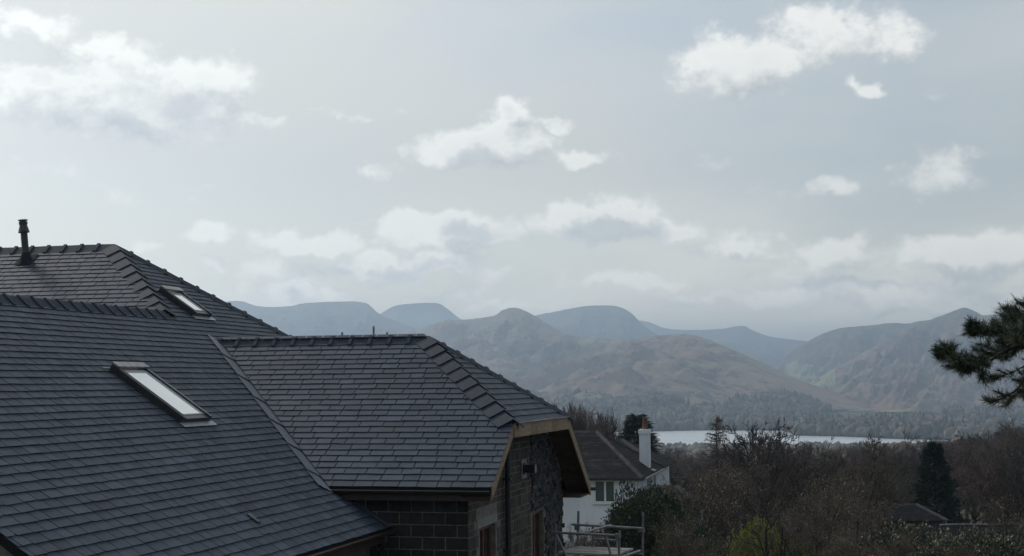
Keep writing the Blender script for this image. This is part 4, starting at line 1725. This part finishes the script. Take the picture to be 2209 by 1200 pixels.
def larch(seed, H):
    rg = random.Random(seed)
    T_, K_ = [], []
    p = Vector((0, 0, -0.3))
    n = 14
    for i in range(n):
        q = Vector((rg.gauss(0, .03), rg.gauss(0, .03), H * (i + 1) / n))
        T_.append((p, q, 0.17 * (1 - i / n) + 0.012, 0.17 * (1 - (i + 1) / n) + 0.010, 0.5))
        p = q
    for k in range(120):
        t = rg.uniform(0.12, 0.985) ** 0.9
        L = (1 - t) ** 0.8 * H * 0.24 + 0.25
        a = rg.uniform(0, 2 * math.pi)
        d = Vector((math.cos(a), math.sin(a), 0.15 + 0.3 * t))
        p = Vector((0, 0, H * t))
        m = 5
        for i in range(m):
            d = (d + Vector((0, 0, -0.10 if i < 3 else 0.22)) + rvec(rg) * 0.07).normalized()
            q = p + d * L / m
            K_.append((p, q, 0.032 * (1 - i / m) + .012, 0.032 * (1 - (i + 1) / m) + .010, rg.random()))
            for j in range(5):
                s0 = p.lerp(q, rg.random())
                e = s0 + (d * 0.5 + rvec(rg) * 0.5 + Vector((0, 0, -0.35))).normalized() * rg.uniform(0.15, 0.45)
                K_.append((s0, e, 0.015, 0.008, rg.random()))
            p = q
    PROTO['larch'] = (H, [('trunk', segs_mesh('trunk', T_, 7, M_BARK)), ('crown', segs_mesh('crown', K_, 3, M_TWIGRED))])


larch(3, 11.0)


def conifer(key, seed, H, width, mt, n_leaf, L, W, power=0.8, droop=-0.25):
    rg = np.random.default_rng(seed)
    t = rg.random(n_leaf) ** 1.25
    ang_ = rg.random(n_leaf) * 2 * math.pi
    lob = 1 + 0.22 * np.sin(ang_ * 5 + t * 23) + 0.16 * np.sin(ang_ * 9 - t * 61)
    lay = 0.78 + 0.22 * np.sin(t * H * 5.2 + np.sin(ang_ * 3) * 1.3)
    R = (1 - t) ** power * width * lob * lay + 0.05
    r = R * (0.35 + 0.65 * rg.random(n_leaf) ** 0.45)
    c = np.stack([np.cos(ang_) * r, np.sin(ang_) * r, t * H * 0.98 + 0.1 - 0.10 * r], 1)
    d = np.stack([np.cos(ang_), np.sin(ang_), np.full(n_leaf, droop)], 1) + rg.normal(0, 0.35, (n_leaf, 3))
    v, f = leaf_quads(c, d, L, W, rg)
    rt = random.Random(seed)
    T_ = [(Vector((0, 0, -0.3 + i * H / 8)), Vector((0, 0, -0.3 + (i + 1) * H / 8)), width * .09 * (1 - i / 9), width * .09 * (1 - (i + 1) / 9), .5) for i in range(8)]
    PROTO[key] = (H, [('trunk', segs_mesh('trunk', T_, 7, M_BARK)), ('crown', np_mesh('crown', v, f, np.repeat(rg.random(n_leaf), 4), mt))])


conifer('cypress', 5, 8.0, 2.1, M_CONIFER, 16000, 0.26, 0.12, 0.62, 0.25)
conifer('spruce', 6, 9.0, 2.3, M_CONIFER, 9000, 0.34, 0.10, 0.9, -0.2)


def shrub(key, seed, lobes, mt, n_leaf, L, W, H, stems=14):
    """rounded leafy shrub from overlapping lobes (x, y, z, r)"""
    rg = np.random.default_rng(seed)
    rs = np.array([l[3] for l in lobes])
    pick = rg.choice(len(lobes), n_leaf, p=rs ** 2 / (rs ** 2).sum())
    d = rg.normal(size=(n_leaf, 3))
    d /= np.linalg.norm(d, axis=1, keepdims=True)
    lump = 1 + 0.16 * np.sin(d[:, 0] * 7 + pick) * np.sin(d[:, 1] * 8 + pick * 2) + 0.10 * np.sin(d[:, 2] * 15 + d[:, 0] * 11)
    rad_ = rs[pick] * lump * (0.55 + 0.5 * rg.random(n_leaf) ** 0.4)
    c = np.array([l[:3] for l in lobes])[pick] + d * rad_[:, None] * np.array([1, 1, 0.92])
    keep = c[:, 2] > 0.02
    c, d = c[keep], d[keep]
    dd = d + rg.normal(0, 0.55, d.shape) + np.array([0, 0, 0.25])
    v, f = leaf_quads(c, dd, L, W, rg)
    rt = random.Random(seed)
    S = []
    for k in range(stems):
        l = lobes[rt.randrange(len(lobes))]
        e = Vector(l[:3]) + rvec(rt) * l[3] * 0.4
        b0 = Vector((rt.uniform(-.3, .3), rt.uniform(-.3, .3), -0.2))
        md = b0.lerp(e, 0.5) + Vector((0, 0, 0.2))
        S += [(b0, md, .05, .035, rt.random()), (md, e, .035, .012, rt.random())]
    PROTO[key] = (H, [('stems', segs_mesh('stems', S, 5, M_BARK)), ('foliage', np_mesh('foliage', v, f, np.repeat(rg.random(len(c)), 4), mt))])


shrub('evergreen', 8, [(0, 0, 1.6, 1.6), (-1.2, -.2, 1.3, 1.2), (1.2, .1, 1.5, 1.3), (0.2, .2, 2.6, 1.1), (-.9, .1, 2.3, .8), (1.0, -.4, 2.4, .9), (1.9, 0, .9, .9), (-1.7, 0, .7, .8)], M_EVERG, 26000, 0.11, 0.06, 3.7)
shrub('golden', 9, [(0, 0, .5, .6), (.8, .1, .45, .5), (-.7, 0, .4, .5), (1.5, 0, .4, .45)], M_HEDGE, 12000, 0.07, 0.04, 1.1)
shrub('hedge', 13, [(-1.6, 0, .5, .55), (-.8, 0, .55, .55), (0, 0, .5, .6), (.8, 0, .55, .55), (1.6, 0, .5, .55)], mat('green_hedge_leaf', (0.085, 0.11, 0.028), (0.06, 0.085, 0.024), 2.0, 0.6, 0.3, tone=1.0), 7000, 0.06, 0.035, 1.1)
shrub('rhodo', 10, [(0, 0, 1.0, 1.0), (-1.1, 0, .9, .9), (1.1, .1, 1.0, .9), (2.1, 0, .8, .8), (-2.0, .1, .7, .8), (.5, -.3, 1.4, .7)], M_RHODO, 14000, 0.11, 0.045, 2.1)
shrub('laurel', 12, [(0, 0, .9, .9), (-.8, 0, .8, .8), (.8, .1, 1.0, .8), (0, 0, 1.6, .6)], M_EVERG, 7000, 0.10, 0.05, 2.2)


def plant(key, name, loc, h, rz, label, cat, group=None, wide=1.0):
    H, parts = PROTO[key]
    k = h / H
    e = bpy.data.objects.new(name, None)
    e.location = loc
    e.rotation_euler = (0, 0, rz)
    e.scale = (k * wide, k * wide, k)
    link(e)
    tag(e, label, cat, group)
    for nm, me in parts:
        o = bpy.data.objects.new(nm, me)
        link(o, e)
        if nm == 'buds':
            o['kind'] = 'stuff'
    return e


def plant_px(key, name, px, topy, dist, label, cat, group=None, wide=1.0, rz=None, minh=1.0, sink=0.0):
    t = at(px, topy, dist)
    g = gz(t.x, t.y) - sink
    h = max(minh, t.z - g)
    return plant(key, name, (t.x, t.y, g), h, RT_.uniform(0, 6.28) if rz is None else rz, label, cat, group, wide)


RT_ = random.Random(77)
# single trees standing out against lake and fells
plant_px('larch', 'larch_tree', 1545, 897, 112, 'bare conical larch with straight trunk against the lake', 'tree')
plant_px('oak0', 'bare_tree', 1622, 900, 92, 'bare spreading tree with open twiggy crown beside the larch', 'tree', wide=0.8)
plant_px('oak1', 'bare_tree', 1672, 926, 100, 'bare reddish tree between the spreading tree and the round crowned tree', 'tree', wide=0.75)
plant_px('oak2', 'bare_tree', 1745, 938, 88, 'bare round crowned tree with the lake shining through it', 'tree', wide=1.0)
plant_px('oak3', 'bare_tree', 1842, 918, 72, 'tall bare tree with dark trunk and twigs crossing the lake', 'tree', wide=0.72)
plant_px('ash0', 'bare_tree', 1248, 862, 128, 'bare many stemmed tree with upright reddish twigs behind both houses', 'tree', 'upright trees behind the white house', wide=0.75)
plant_px('ash1', 'bare_tree', 1284, 872, 131, 'bare many stemmed tree with upright reddish twigs behind both houses', 'tree', 'upright trees behind the white house', wide=0.7)
plant_px('ash0', 'bare_tree', 1306, 884, 134, 'bare many stemmed tree with upright reddish twigs behind both houses', 'tree', 'upright trees behind the white house', wide=0.7)
plant_px('oak1', 'bare_tree', 1268, 868, 140, 'bare many stemmed tree with upright reddish twigs behind both houses', 'tree', 'upright trees behind the white house', wide=0.6)
plant_px('ash0', 'bare_tree', 1236, 872, 136, 'bare many stemmed tree with upright reddish twigs behind both houses', 'tree', 'upright trees behind the white house', wide=0.9)
plant_px('ash1', 'bare_tree', 1222, 880, 127, 'bare many stemmed tree with upright reddish twigs behind both houses', 'tree', 'upright trees behind the white house', wide=0.7)
plant_px('spruce', 'spruce_tree', 1374, 894, 120, 'dark green spruce top behind the white chimney', 'tree', wide=1.9)
plant_px('cypress', 'cypress_tree', 2014, 955, 103, 'dense dark conifer behind the low hipped house', 'tree', wide=1.1)
plant_px('evergreen', 'evergreen_shrub', 1396, 1048, 54, 'large rounded dark evergreen shrub hiding the white house corner', 'shrub', wide=0.84)
plant_px('laurel', 'evergreen_shrub', 1352, 1036, 58, 'slim leafy evergreen in front of the green window', 'shrub', wide=0.42)
plant_px('laurel', 'evergreen_shrub', 1470, 1095, 50, 'low dark evergreen shrub right of the large rounded one', 'shrub', wide=0.62)
plant_px('golden', 'golden_shrub', 1634, 1120, 58, 'bright yellow green garden shrub seen through bare branches', 'shrub', wide=0.36, rz=0.2)
plant_px('hedge', 'green_hedge', 1650, 1171, 54, 'low green clipped hedge below the golden shrub', 'hedge', wide=0.55, rz=-0.1)
plant_px('fork', 'bare_tree', 1655, 985, 48, 'bare garden tree with dark forked limbs in front of the golden shrub', 'tree', wide=0.9, rz=1.0)
plant_px('rhodo', 'rhododendron', 1990, 1126, 50, 'olive leaved rhododendron in front of the low house', 'shrub', wide=1.0)
plant_px('rhodo', 'rhododendron', 2120, 1142, 46, 'olive leaved rhododendron in front of the garden wall', 'shrub', wide=1.0)

KIND = {'oak0': 'spreading brown', 'oak1': 'spreading reddish', 'oak2': 'broad crowned brown', 'oak3': 'spreading olive brown', 'ash0': 'upright reddish', 'ash1': 'upright brown'}
# bare wood on the falling ground: tops follow the skyline under the lake
SKY = [(1300, 945), (1340, 945), (1430, 956), (1480, 958), (1600, 948), (1700, 952), (1800, 946), (1900, 948), (1980, 950), (2040, 942), (2110, 928), (2209, 902), (2300, 880)]


def skyline(x):
    for (x0, y0), (x1, y1) in zip(SKY, SKY[1:]):
        if x <= x1:
            return y0 + (y1 - y0) * (x - x0) / (x1 - x0)
    return SKY[-1][1]


for k in range(74):
    x = 1330 + (2290 - 1330) * ((k + RT_.random()) / 74)
    far = k % 3
    dist = (RT_.uniform(190, 300), RT_.uniform(140, 190), RT_.uniform(105, 140))[far]
    y = skyline(x) + (RT_.uniform(0, 14), RT_.uniform(8, 34), RT_.uniform(30, 70))[far]
    if 1945 < x < 2080 and dist < 150:
        dist += 50
    if far == 2 and 1560 < x < 1660:
        y += 10
    key = RT_.choice(['oak0', 'oak1', 'oak2', 'oak3', 'ash0', 'ash1', 'oak1'])
    plant_px(key, 'bare_tree', x, y, dist, 'bare %s tree in the wood below the lake' % KIND[key], 'tree', 'bare trees of the brown wood', wide=RT_.uniform(0.8, 1.15), minh=6)
# wooded bank rising on the right
for k in range(46):
    x = 2000 + 280 * RT_.random()
    dist = RT_.uniform(260, 430)
    y = skyline(x) + RT_.uniform(-4, 40)
    key = RT_.choice(['oak0', 'oak1', 'oak2', 'ash0', 'ash1'])
    plant_px(key, 'bare_tree', x, y, dist, 'bare %s tree on the wooded bank behind the dense conifer' % KIND[key], 'tree', 'bare trees of the wooded bank', wide=RT_.uniform(0.8, 1.1), minh=7)
# budding garden trees nearer the houses
for (x, y, d, w) in ((1500, 1010, 62, 1.0), (1545, 985, 72, 1.0), (1755, 1020, 62, .9), (1765, 1035, 54, 1.05), (1500, 1085, 46, 1.0), (1840, 1070, 52, 1.0),
                     (1430, 1060, 64, .9), (1900, 1090, 58, .9), (1480, 1120, 42, .9), (1800, 1125, 43, .9), (1830, 1140, 41, 1.0), (2195, 1050, 48, 1.0), (1475, 1020, 72, .9), (1790, 1000, 72, 1.0), (1930, 1135, 44, .8), (2070, 1150, 42, .9)):
    lab = ('bare garden tree with pale buds beside the dark evergreen shrubs' if x < 1520 else
           'bare garden tree with pale buds behind the golden shrub' if x < 1700 else
           'bare garden tree with pale buds between the golden shrub and the low house' if x < 1850 else
           'bare garden tree with pale buds in front of the low house' if x < 1960 else
           'bare garden tree with pale buds between the two rhododendrons' if x < 2100 else
           'bare garden tree with pale buds right of the garden wall')
    plant_px(RT_.choice(['mag0', 'mag1', 'mag2']), 'budding_tree', x, y, d, lab, 'tree', 'budding garden trees', wide=w * 1.15)
for (x, y, d) in ((1225, 1130, 44), (1262, 1120, 47), (1290, 1125, 45)):
    plant_px('mag1', 'bare_shrub', x, y, d, 'thin twiggy bare shrub behind the scaffold tower', 'shrub', 'twiggy shrubs behind the scaffold', wide=0.7)

# ------------------------------------------------------------------ Scots pine on the right, its lowest limbs reaching into view
def pine():
    rg = random.Random(4)
    D0 = 14.0
    base = at(2640, 760, D0 + 0.6)
    g = gz(base.x, base.y)
    o = empty('pine_tree', (base.x, base.y, g), 0, label='dark pine whose needled branches reach in front of the right fell', cat='tree')
    off = Vector((base.x, base.y, g))
    T_, needles_c, needles_d = [], [], []
    p = Vector((0, 0, -0.3))
    for i in range(12):
        q = Vector((0.03 * math.sin(i), 0.02 * i, (i + 1) * 0.95))
        T_.append((p, q, 0.20 - i * 0.012, 0.20 - (i + 1) * 0.012, 0.5))
        p = q
    B = []

    def tuft(c, d, n, L):
        d = d.normalized()
        for k in range(n):
            f = rg.random()
            cc = c - d * (0.10 * f)
            nd = (d * rg.uniform(0.5, 1.1) + rvec(rg) * 0.55).normalized()
            needles_c.append((*cc, *(nd * L * rg.uniform(0.7, 1.15))))

    def shoot(p, d, L, r, lev):
        n = 5
        pts = [p]
        for i in range(n):
            d = (d + rvec(rg) * 0.13 + Vector((0, 0, 0.05))).normalized()
            q = p + d * L / n
            B.append((p, q, r * (1 - .7 * i / n) + .0015, r * (1 - .7 * (i + 1) / n) + .0015, rg.random()))
            p = q
            pts.append(p)
            if lev > 0:
                for j in range(2 if lev > 1 else 1):
                    if rg.random() < 0.85 and i >= 1 - (lev > 1):
                        sv = d.cross(rvec(rg)).normalized()
                        sv.z = sv.z * 0.7 + 0.12
                        shoot(p, (d * 0.75 + sv * rg.uniform(0.5, 0.9)), L * rg.uniform(0.35, 0.55), r * 0.5, lev - 1)
            if lev == 0 and i >= 2:
                tuft(p, d, 12, 0.075)
        tuft(p, d, 28, 0.085)
        tuft(p - d * 0.05, d, 14, 0.075)

    def limb(pxs, r, lev, sublen, dens=1.0, thin=False):
        """a limb through photograph points at their distances, with side shoots"""
        P_ = [at(x, y, d) - off for x, y, d in pxs]
        pts = []
        N = 14
        for i in range(N + 1):
            pts.append(Vector(interp([tuple(q) for q in P_], i / N)))
        for i, (a, b) in enumerate(zip(pts, pts[1:])):
            f0, f1 = 1 - .85 * i / N, 1 - .85 * (i + 1) / N
            B.append((a, b, r * f0, r * f1, rg.random()))
            if i > N * 0.18:
                d = (b - a).normalized()
                for j in range(3):
                    if rg.random() < dens:
                        sv = d.cross(rvec(rg)).normalized()
                        sv.z = sv.z * 0.75 + 0.10
                        shoot(b, d * 0.7 + sv * rg.uniform(0.5, 1.0), sublen * (1.15 - 0.6 * i / N) * rg.uniform(0.7, 1.2), r * 0.35, lev)
        d = (pts[-1] - pts[-2]).normalized()
        tuft(pts[-1], d, 70, 0.085)
        tuft(pts[-1] - d * 0.06, d, 50, 0.08)
    limb([(2640, 700, 14.6), (2480, 715, 14.4), (2330, 735, 14.2), (2200, 748, 14.0), (2125, 770, 13.9), (2075, 772, 13.9), (2038, 756, 13.9)], 0.040, 1, 0.20, 0.6)
    limb([(2640, 640, 14.6), (2450, 660, 14.6), (2300, 690, 14.5), (2220, 702, 14.4), (2160, 716, 14.4), (2110, 712, 14.3)], 0.035, 1, 0.24, 0.8)
    limb([(2640, 610, 14.7), (2480, 620, 14.9), (2360, 655, 14.9), (2290, 668, 14.8), (2230, 676, 14.8), (2185, 680, 14.8)], 0.035, 1, 0.24, 0.8)
    limb([(2640, 700, 14.5), (2400, 720, 13.9), (2260, 735, 13.7), (2180, 752, 13.6), (2130, 782, 13.6), (2100, 792, 13.6), (2070, 792, 13.6)], 0.030, 1, 0.18, 0.55)
    limb([(2640, 690, 14.4), (2380, 700, 14.1), (2280, 705, 14.0), (2240, 718, 14.0), (2200, 730, 14.0)], 0.03, 1, 0.28, 0.9)
    limb([(2640, 760, 14.6), (2420, 765, 14.3), (2300, 780, 14.2), (2220, 808, 14.1), (2195, 840, 14.1), (2165, 858, 14.1), (2140, 868, 14.1)], 0.022, 0, 0.20, 0.45)
    limb([(2330, 770, 14.2), (2260, 785, 14.2), (2215, 815, 14.2), (2190, 850, 14.2), (2172, 870, 14.2)], 0.012, 0, 0.16, 0.4)
    limb([(2280, 760, 13.9), (2220, 785, 13.9), (2180, 805, 13.9), (2140, 818, 13.9)], 0.010, 0, 0.14, 0.35)
    for k in range(9):
        a = rg.uniform(-1.2, 1.9)
        z0 = rg.uniform(5.5, 10.5)
        p0 = Vector((0, 0, z0))
        d = Vector((math.cos(a), math.sin(a), 0.15))
        q = p0 + d * rg.uniform(1.2, 2.2)
        B.append((p0, p0.lerp(q, .5), .05, .035, .5))
        B.append((p0.lerp(q, .5), q, .035, .015, .5))
        for j in range(5):
            shoot(p0.lerp(q, rg.uniform(.4, 1)), d + rvec(rg) * .5, 0.45, .012, 1)
    o1 = bpy.data.objects.new('trunk', segs_mesh('trunk', T_, 9, M_PINEBARK))
    link(o1, o)
    o2 = bpy.data.objects.new('branches', segs_mesh('branches', B, 5, M_BARK))
    link(o2, o)
    nd = np.array(needles_c)
    rgn = np.random.default_rng(2)
    c, d = nd[:, :3], nd[:, 3:]
    r = rgn.normal(size=c.shape)
    a = np.cross(d, r)
    a /= np.linalg.norm(a, axis=1, keepdims=True) + 1e-9
    W = 0.0022
    v = np.stack([c - a * W, c + a * W, c + d + a * W * .4, c + d - a * W * .4], 1).reshape(-1, 3)
    f = np.arange(len(v)).reshape(-1, 4)
    np_obj('needles', v, f, np.repeat(rgn.random(len(c)), 4), M_NEEDLE, o)
    return len(c)


pine()

# ------------------------------------------------------------------ woods and fields across the lake
ICO = bpy.data.meshes.new('ico_tmp')
import bmesh
bm = bmesh.new()
bmesh.ops.create_icosphere(bm, subdivisions=2, radius=1.0)
IV = np.array([v.co[:] for v in bm.verts])
IF = np.array([[v.index for v in f.verts] for f in bm.faces])
bm.free()
bpy.data.meshes.remove(ICO)


def blobs(name, pos, hgt, wid, mat_, label, seed, conical=False):
    rg = np.random.default_rng(seed)
    n = len(pos)
    V = np.repeat(IV[None], n, 0)
    ph = rg.random((n, 1, 3)) * 20
    nz = np.sin(V * 3.1 + ph).prod(2, keepdims=True) * 0.35 + rg.normal(0, 0.12, (n, len(IV), 1))
    V = V * (1 + nz)
    if conical:
        z = (V[..., 2:3] + 1) / 2
        V = V * np.concatenate([1.25 - z, 1.25 - z, np.ones_like(z)], 2)
    V = V * np.stack([wid, wid, hgt * 0.5], 1)[:, None, :]
    V = V + np.asarray(pos)[:, None, :] + np.array([0, 0, 1.0]) * (hgt * 0.42)[:, None, None]
    F = (IF[None] + (np.arange(n) * len(IV))[:, None, None]).reshape(-1, 3)
    t = np.repeat(rg.random(n), len(IV))
    return np_obj(name, V.reshape(-1, 3), F, t, mat_, smooth=False, kind='stuff', label=label)


def far_sites(n, seed, fields):
    rg = random.Random(seed)
    out = []
    tries = 0
    while len(out) < n and tries < n * 12:
        tries += 1
        a = rg.uniform(-0.03, 0.40)
        d = 1880 + (3900 - 1880) * rg.random() ** 1.5
        x, y = a * d, d
        if in_lake(x, y) > -6:
            continue
        if y < far_shore(a):
            continue
        k = noise.noise((x / 170, y / 330, 1.5)) + 0.5 * noise.noise((x / 60, y / 120, 7.0))
        if k < -0.22 + 0.12 * (d > 2700):
            continue
        if any(abs(a - f[0]) < f[2] and -f[3] - 650 * (f[3] > 85) < d - f[1] < f[3] for f in fields):
            continue
        out.append((x, y, gz(x, y)))
    return out


FIELDS = [(0.236, 3320, 0.020, 250), (0.272, 3380, 0.026, 130), (0.262, 3050, 0.012, 60), (0.335, 3700, 0.03, 90), (0.03, 3600, 0.015, 200), (0.31, 3150, 0.012, 40)]
M_FIELD = mat('field_grass', (0.27, 0.285, 0.155), (0.22, 0.24, 0.13), 0.012, 0.95, 0.1)
for k, (a, d, wa, wd) in enumerate(FIELDS):
    mb = MB()
    rg = random.Random(k)
    N = 18
    ps = []
    for i in range(N):
        an = 2 * math.pi * i / N
        rr = rg.uniform(0.8, 1.05)
        aa, dd = a + wa * math.cos(an) * rr, d + wd * math.sin(an) * rr
        ps.append((aa * dd, dd, gz(aa * dd, dd) + 2.2))
    mb.add(ps, [tuple(range(N))])
    mb.build('field', M_FIELD, kind='structure')
# sloping pastures at the valley mouth, laid over the foot of the fells
def pixel(p):
    d = Vector(p) - Vector((0, 0, CZ))
    yc = d.y * math.cos(PIT) + d.z * math.sin(PIT)
    zc = -d.y * math.sin(PIT) + d.z * math.cos(PIT)
    return 1104.5 + FPX * d.x / yc, 600 - FPX * zc / yc


for lab, boxes in (('grassy fell sloping down to green valley fields', ((1690, 1830, 785, 828), (1650, 1700, 822, 850))),
                   ('big brown and blue fell rising behind the pine branch', ((1715, 1800, 800, 842),))):
    rows = FELL_GRIDS[lab]
    nj, ni, _ = rows.shape
    px_ = np.array([[pixel(rows[j, i]) for i in range(ni)] for j in range(nj)])
    for (x0, x1, y0, y1) in boxes:
        mb = MB()
        for j in range(17, nj - 1):
            for i in range(ni - 1):
                c = px_[j, i]
                if x0 < c[0] < x1 and y0 < c[1] < y1:
                    k = noise.noise((rows[j, i][0] / 120, rows[j, i][1] / 160, 5.0))
                    if k > -0.08:
                        q = [rows[j, i], rows[j + 1, i], rows[j + 1, i + 1], rows[j, i + 1]]
                        mb.add([(a[0], a[1], a[2] + 2.5) for a in q], [(0, 1, 2, 3)])
        if mb.f:
            mb.build('field', M_FIELD, kind='structure')

S_ = far_sites(5200, 3, FIELDS)
rgs = random.Random(5)
for grid in FELL_SITES:
    nj, ni, _ = grid.shape
    for _k in range(26000):
        j, i = rgs.randrange(nj), rgs.randrange(ni)
        x, y, z = grid[j, i]
        if y > 4600 or y < 1900 or x / y < -0.06 or x / y > 0.42:
            continue
        lim = -26 + 30 * noise.noise((x / 260, y / 260, 2.0)) + 18 * noise.noise((x / 80, y / 80, 4.0))
        if z < lim and z > gz(x, y) - 3 and len(S_) < 9800:
            S_.append((x + rgs.uniform(-8, 8), y + rgs.uniform(-8, 8), z))
for k in range(1300):                        # the wooded shoreline itself
    a = rgs.uniform(-0.02, 0.345)
    d = far_shore(a) + 6 + 150 * rgs.random() ** 1.6
    x, y = a * d, d
    if d > near_shore(a) and in_lake(x, y) <= -4 and noise.noise((a * 40, 3.0, 1.0)) > -0.45:
        S_.append((x, y, gz(x, y)))
rgs.shuffle(S_)
S_ = np.array(S_)
rgn = np.random.default_rng(12)
nc = int(len(S_) * 0.16)
M_FARWOOD = mat('far_bare_wood', (0.110, 0.092, 0.078), (0.088, 0.084, 0.066), 0.02, 0.95, 0.1, tone=1.1)
M_FARCON = mat('far_conifer', (0.022, 0.036, 0.026), (0.030, 0.042, 0.028), 0.02, 0.95, 0.1, tone=0.9)
blobs('far_woodland', S_[nc:], rgn.uniform(9, 17, len(S_) - nc), rgn.uniform(4.5, 8.5, len(S_) - nc), M_FARWOOD, 'leafless woods along the far lake shore', 1)
blobs('far_conifer_wood', S_[:nc], rgn.uniform(13, 22, nc), rgn.uniform(3.2, 5.0, nc), M_FARCON, 'dark conifers scattered through the far woods', 2, True)

# scrub and small trees between the wood and the near shore
NS = []
rq = random.Random(8)
while len(NS) < 2600:
    d = rq.uniform(420, 1440)
    a = rq.uniform(-0.02, 0.40)
    NS.append((a * d, d, gz(a * d, d)))
NS = np.array(NS)
blobs('near_shore_woodland', NS, rgn.uniform(6, 10, len(NS)), rgn.uniform(3.5, 6.0, len(NS)), M_FARWOOD, 'leafless woods between the brown wood and the near lake shore', 4)

# a few pale houses on the far shore
for k, (px, py, d) in enumerate(((1460, 919, 2330), (1555, 917, 2340), (1585, 918, 2330), (1447, 917, 2345))):
    p = at(px, py, d)
    z = gz(p.x, p.y)
    e = empty('shore_house', (p.x, p.y, z), 0.1 * k, label='tiny pale house on the far lake shore', cat='house', group='houses on the far shore')
    m_ = MB()
    m_.box(-3.5, 3.5, -3, 3, -1, 3)
    m_.build('wall', M_WHITE, e)
    m_ = MB()
    m_.prism([(-3.8, -3.3, 3.01), (3.8, -3.3, 3.01), (3.8, 3.3, 3.01), (-3.8, 3.3, 3.01)], [(-3.8, -.1, 5.5), (3.8, -.1, 5.5), (3.8, .1, 5.5), (-3.8, .1, 5.5)])
    m_.build('roof', M_OLDSLATE, e)

# ------------------------------------------------------------------ haze
hz = MB()
hz.box(-13500, 13500, -13000, 14000, -72, 402)
mh = bpy.data.materials.new('haze_air')
mh.use_nodes = True
mh.node_tree.nodes.clear()
oo = mh.node_tree.nodes.new('ShaderNodeOutputMaterial')
pv = mh.node_tree.nodes.new('ShaderNodeVolumePrincipled')
pv.inputs['Color'].default_value = (0.60, 0.78, 1.0, 1)
pv.inputs['Density'].default_value = 2.2e-4
pv.inputs['Anisotropy'].default_value = 0.6
pv.inputs['Density Attribute'].default_value = ''
mh.node_tree.links.new(pv.outputs[0], oo.inputs['Volume'])
hz.build('haze', mh, kind='stuff', label='thin pale blue air between the roofs and the fells')
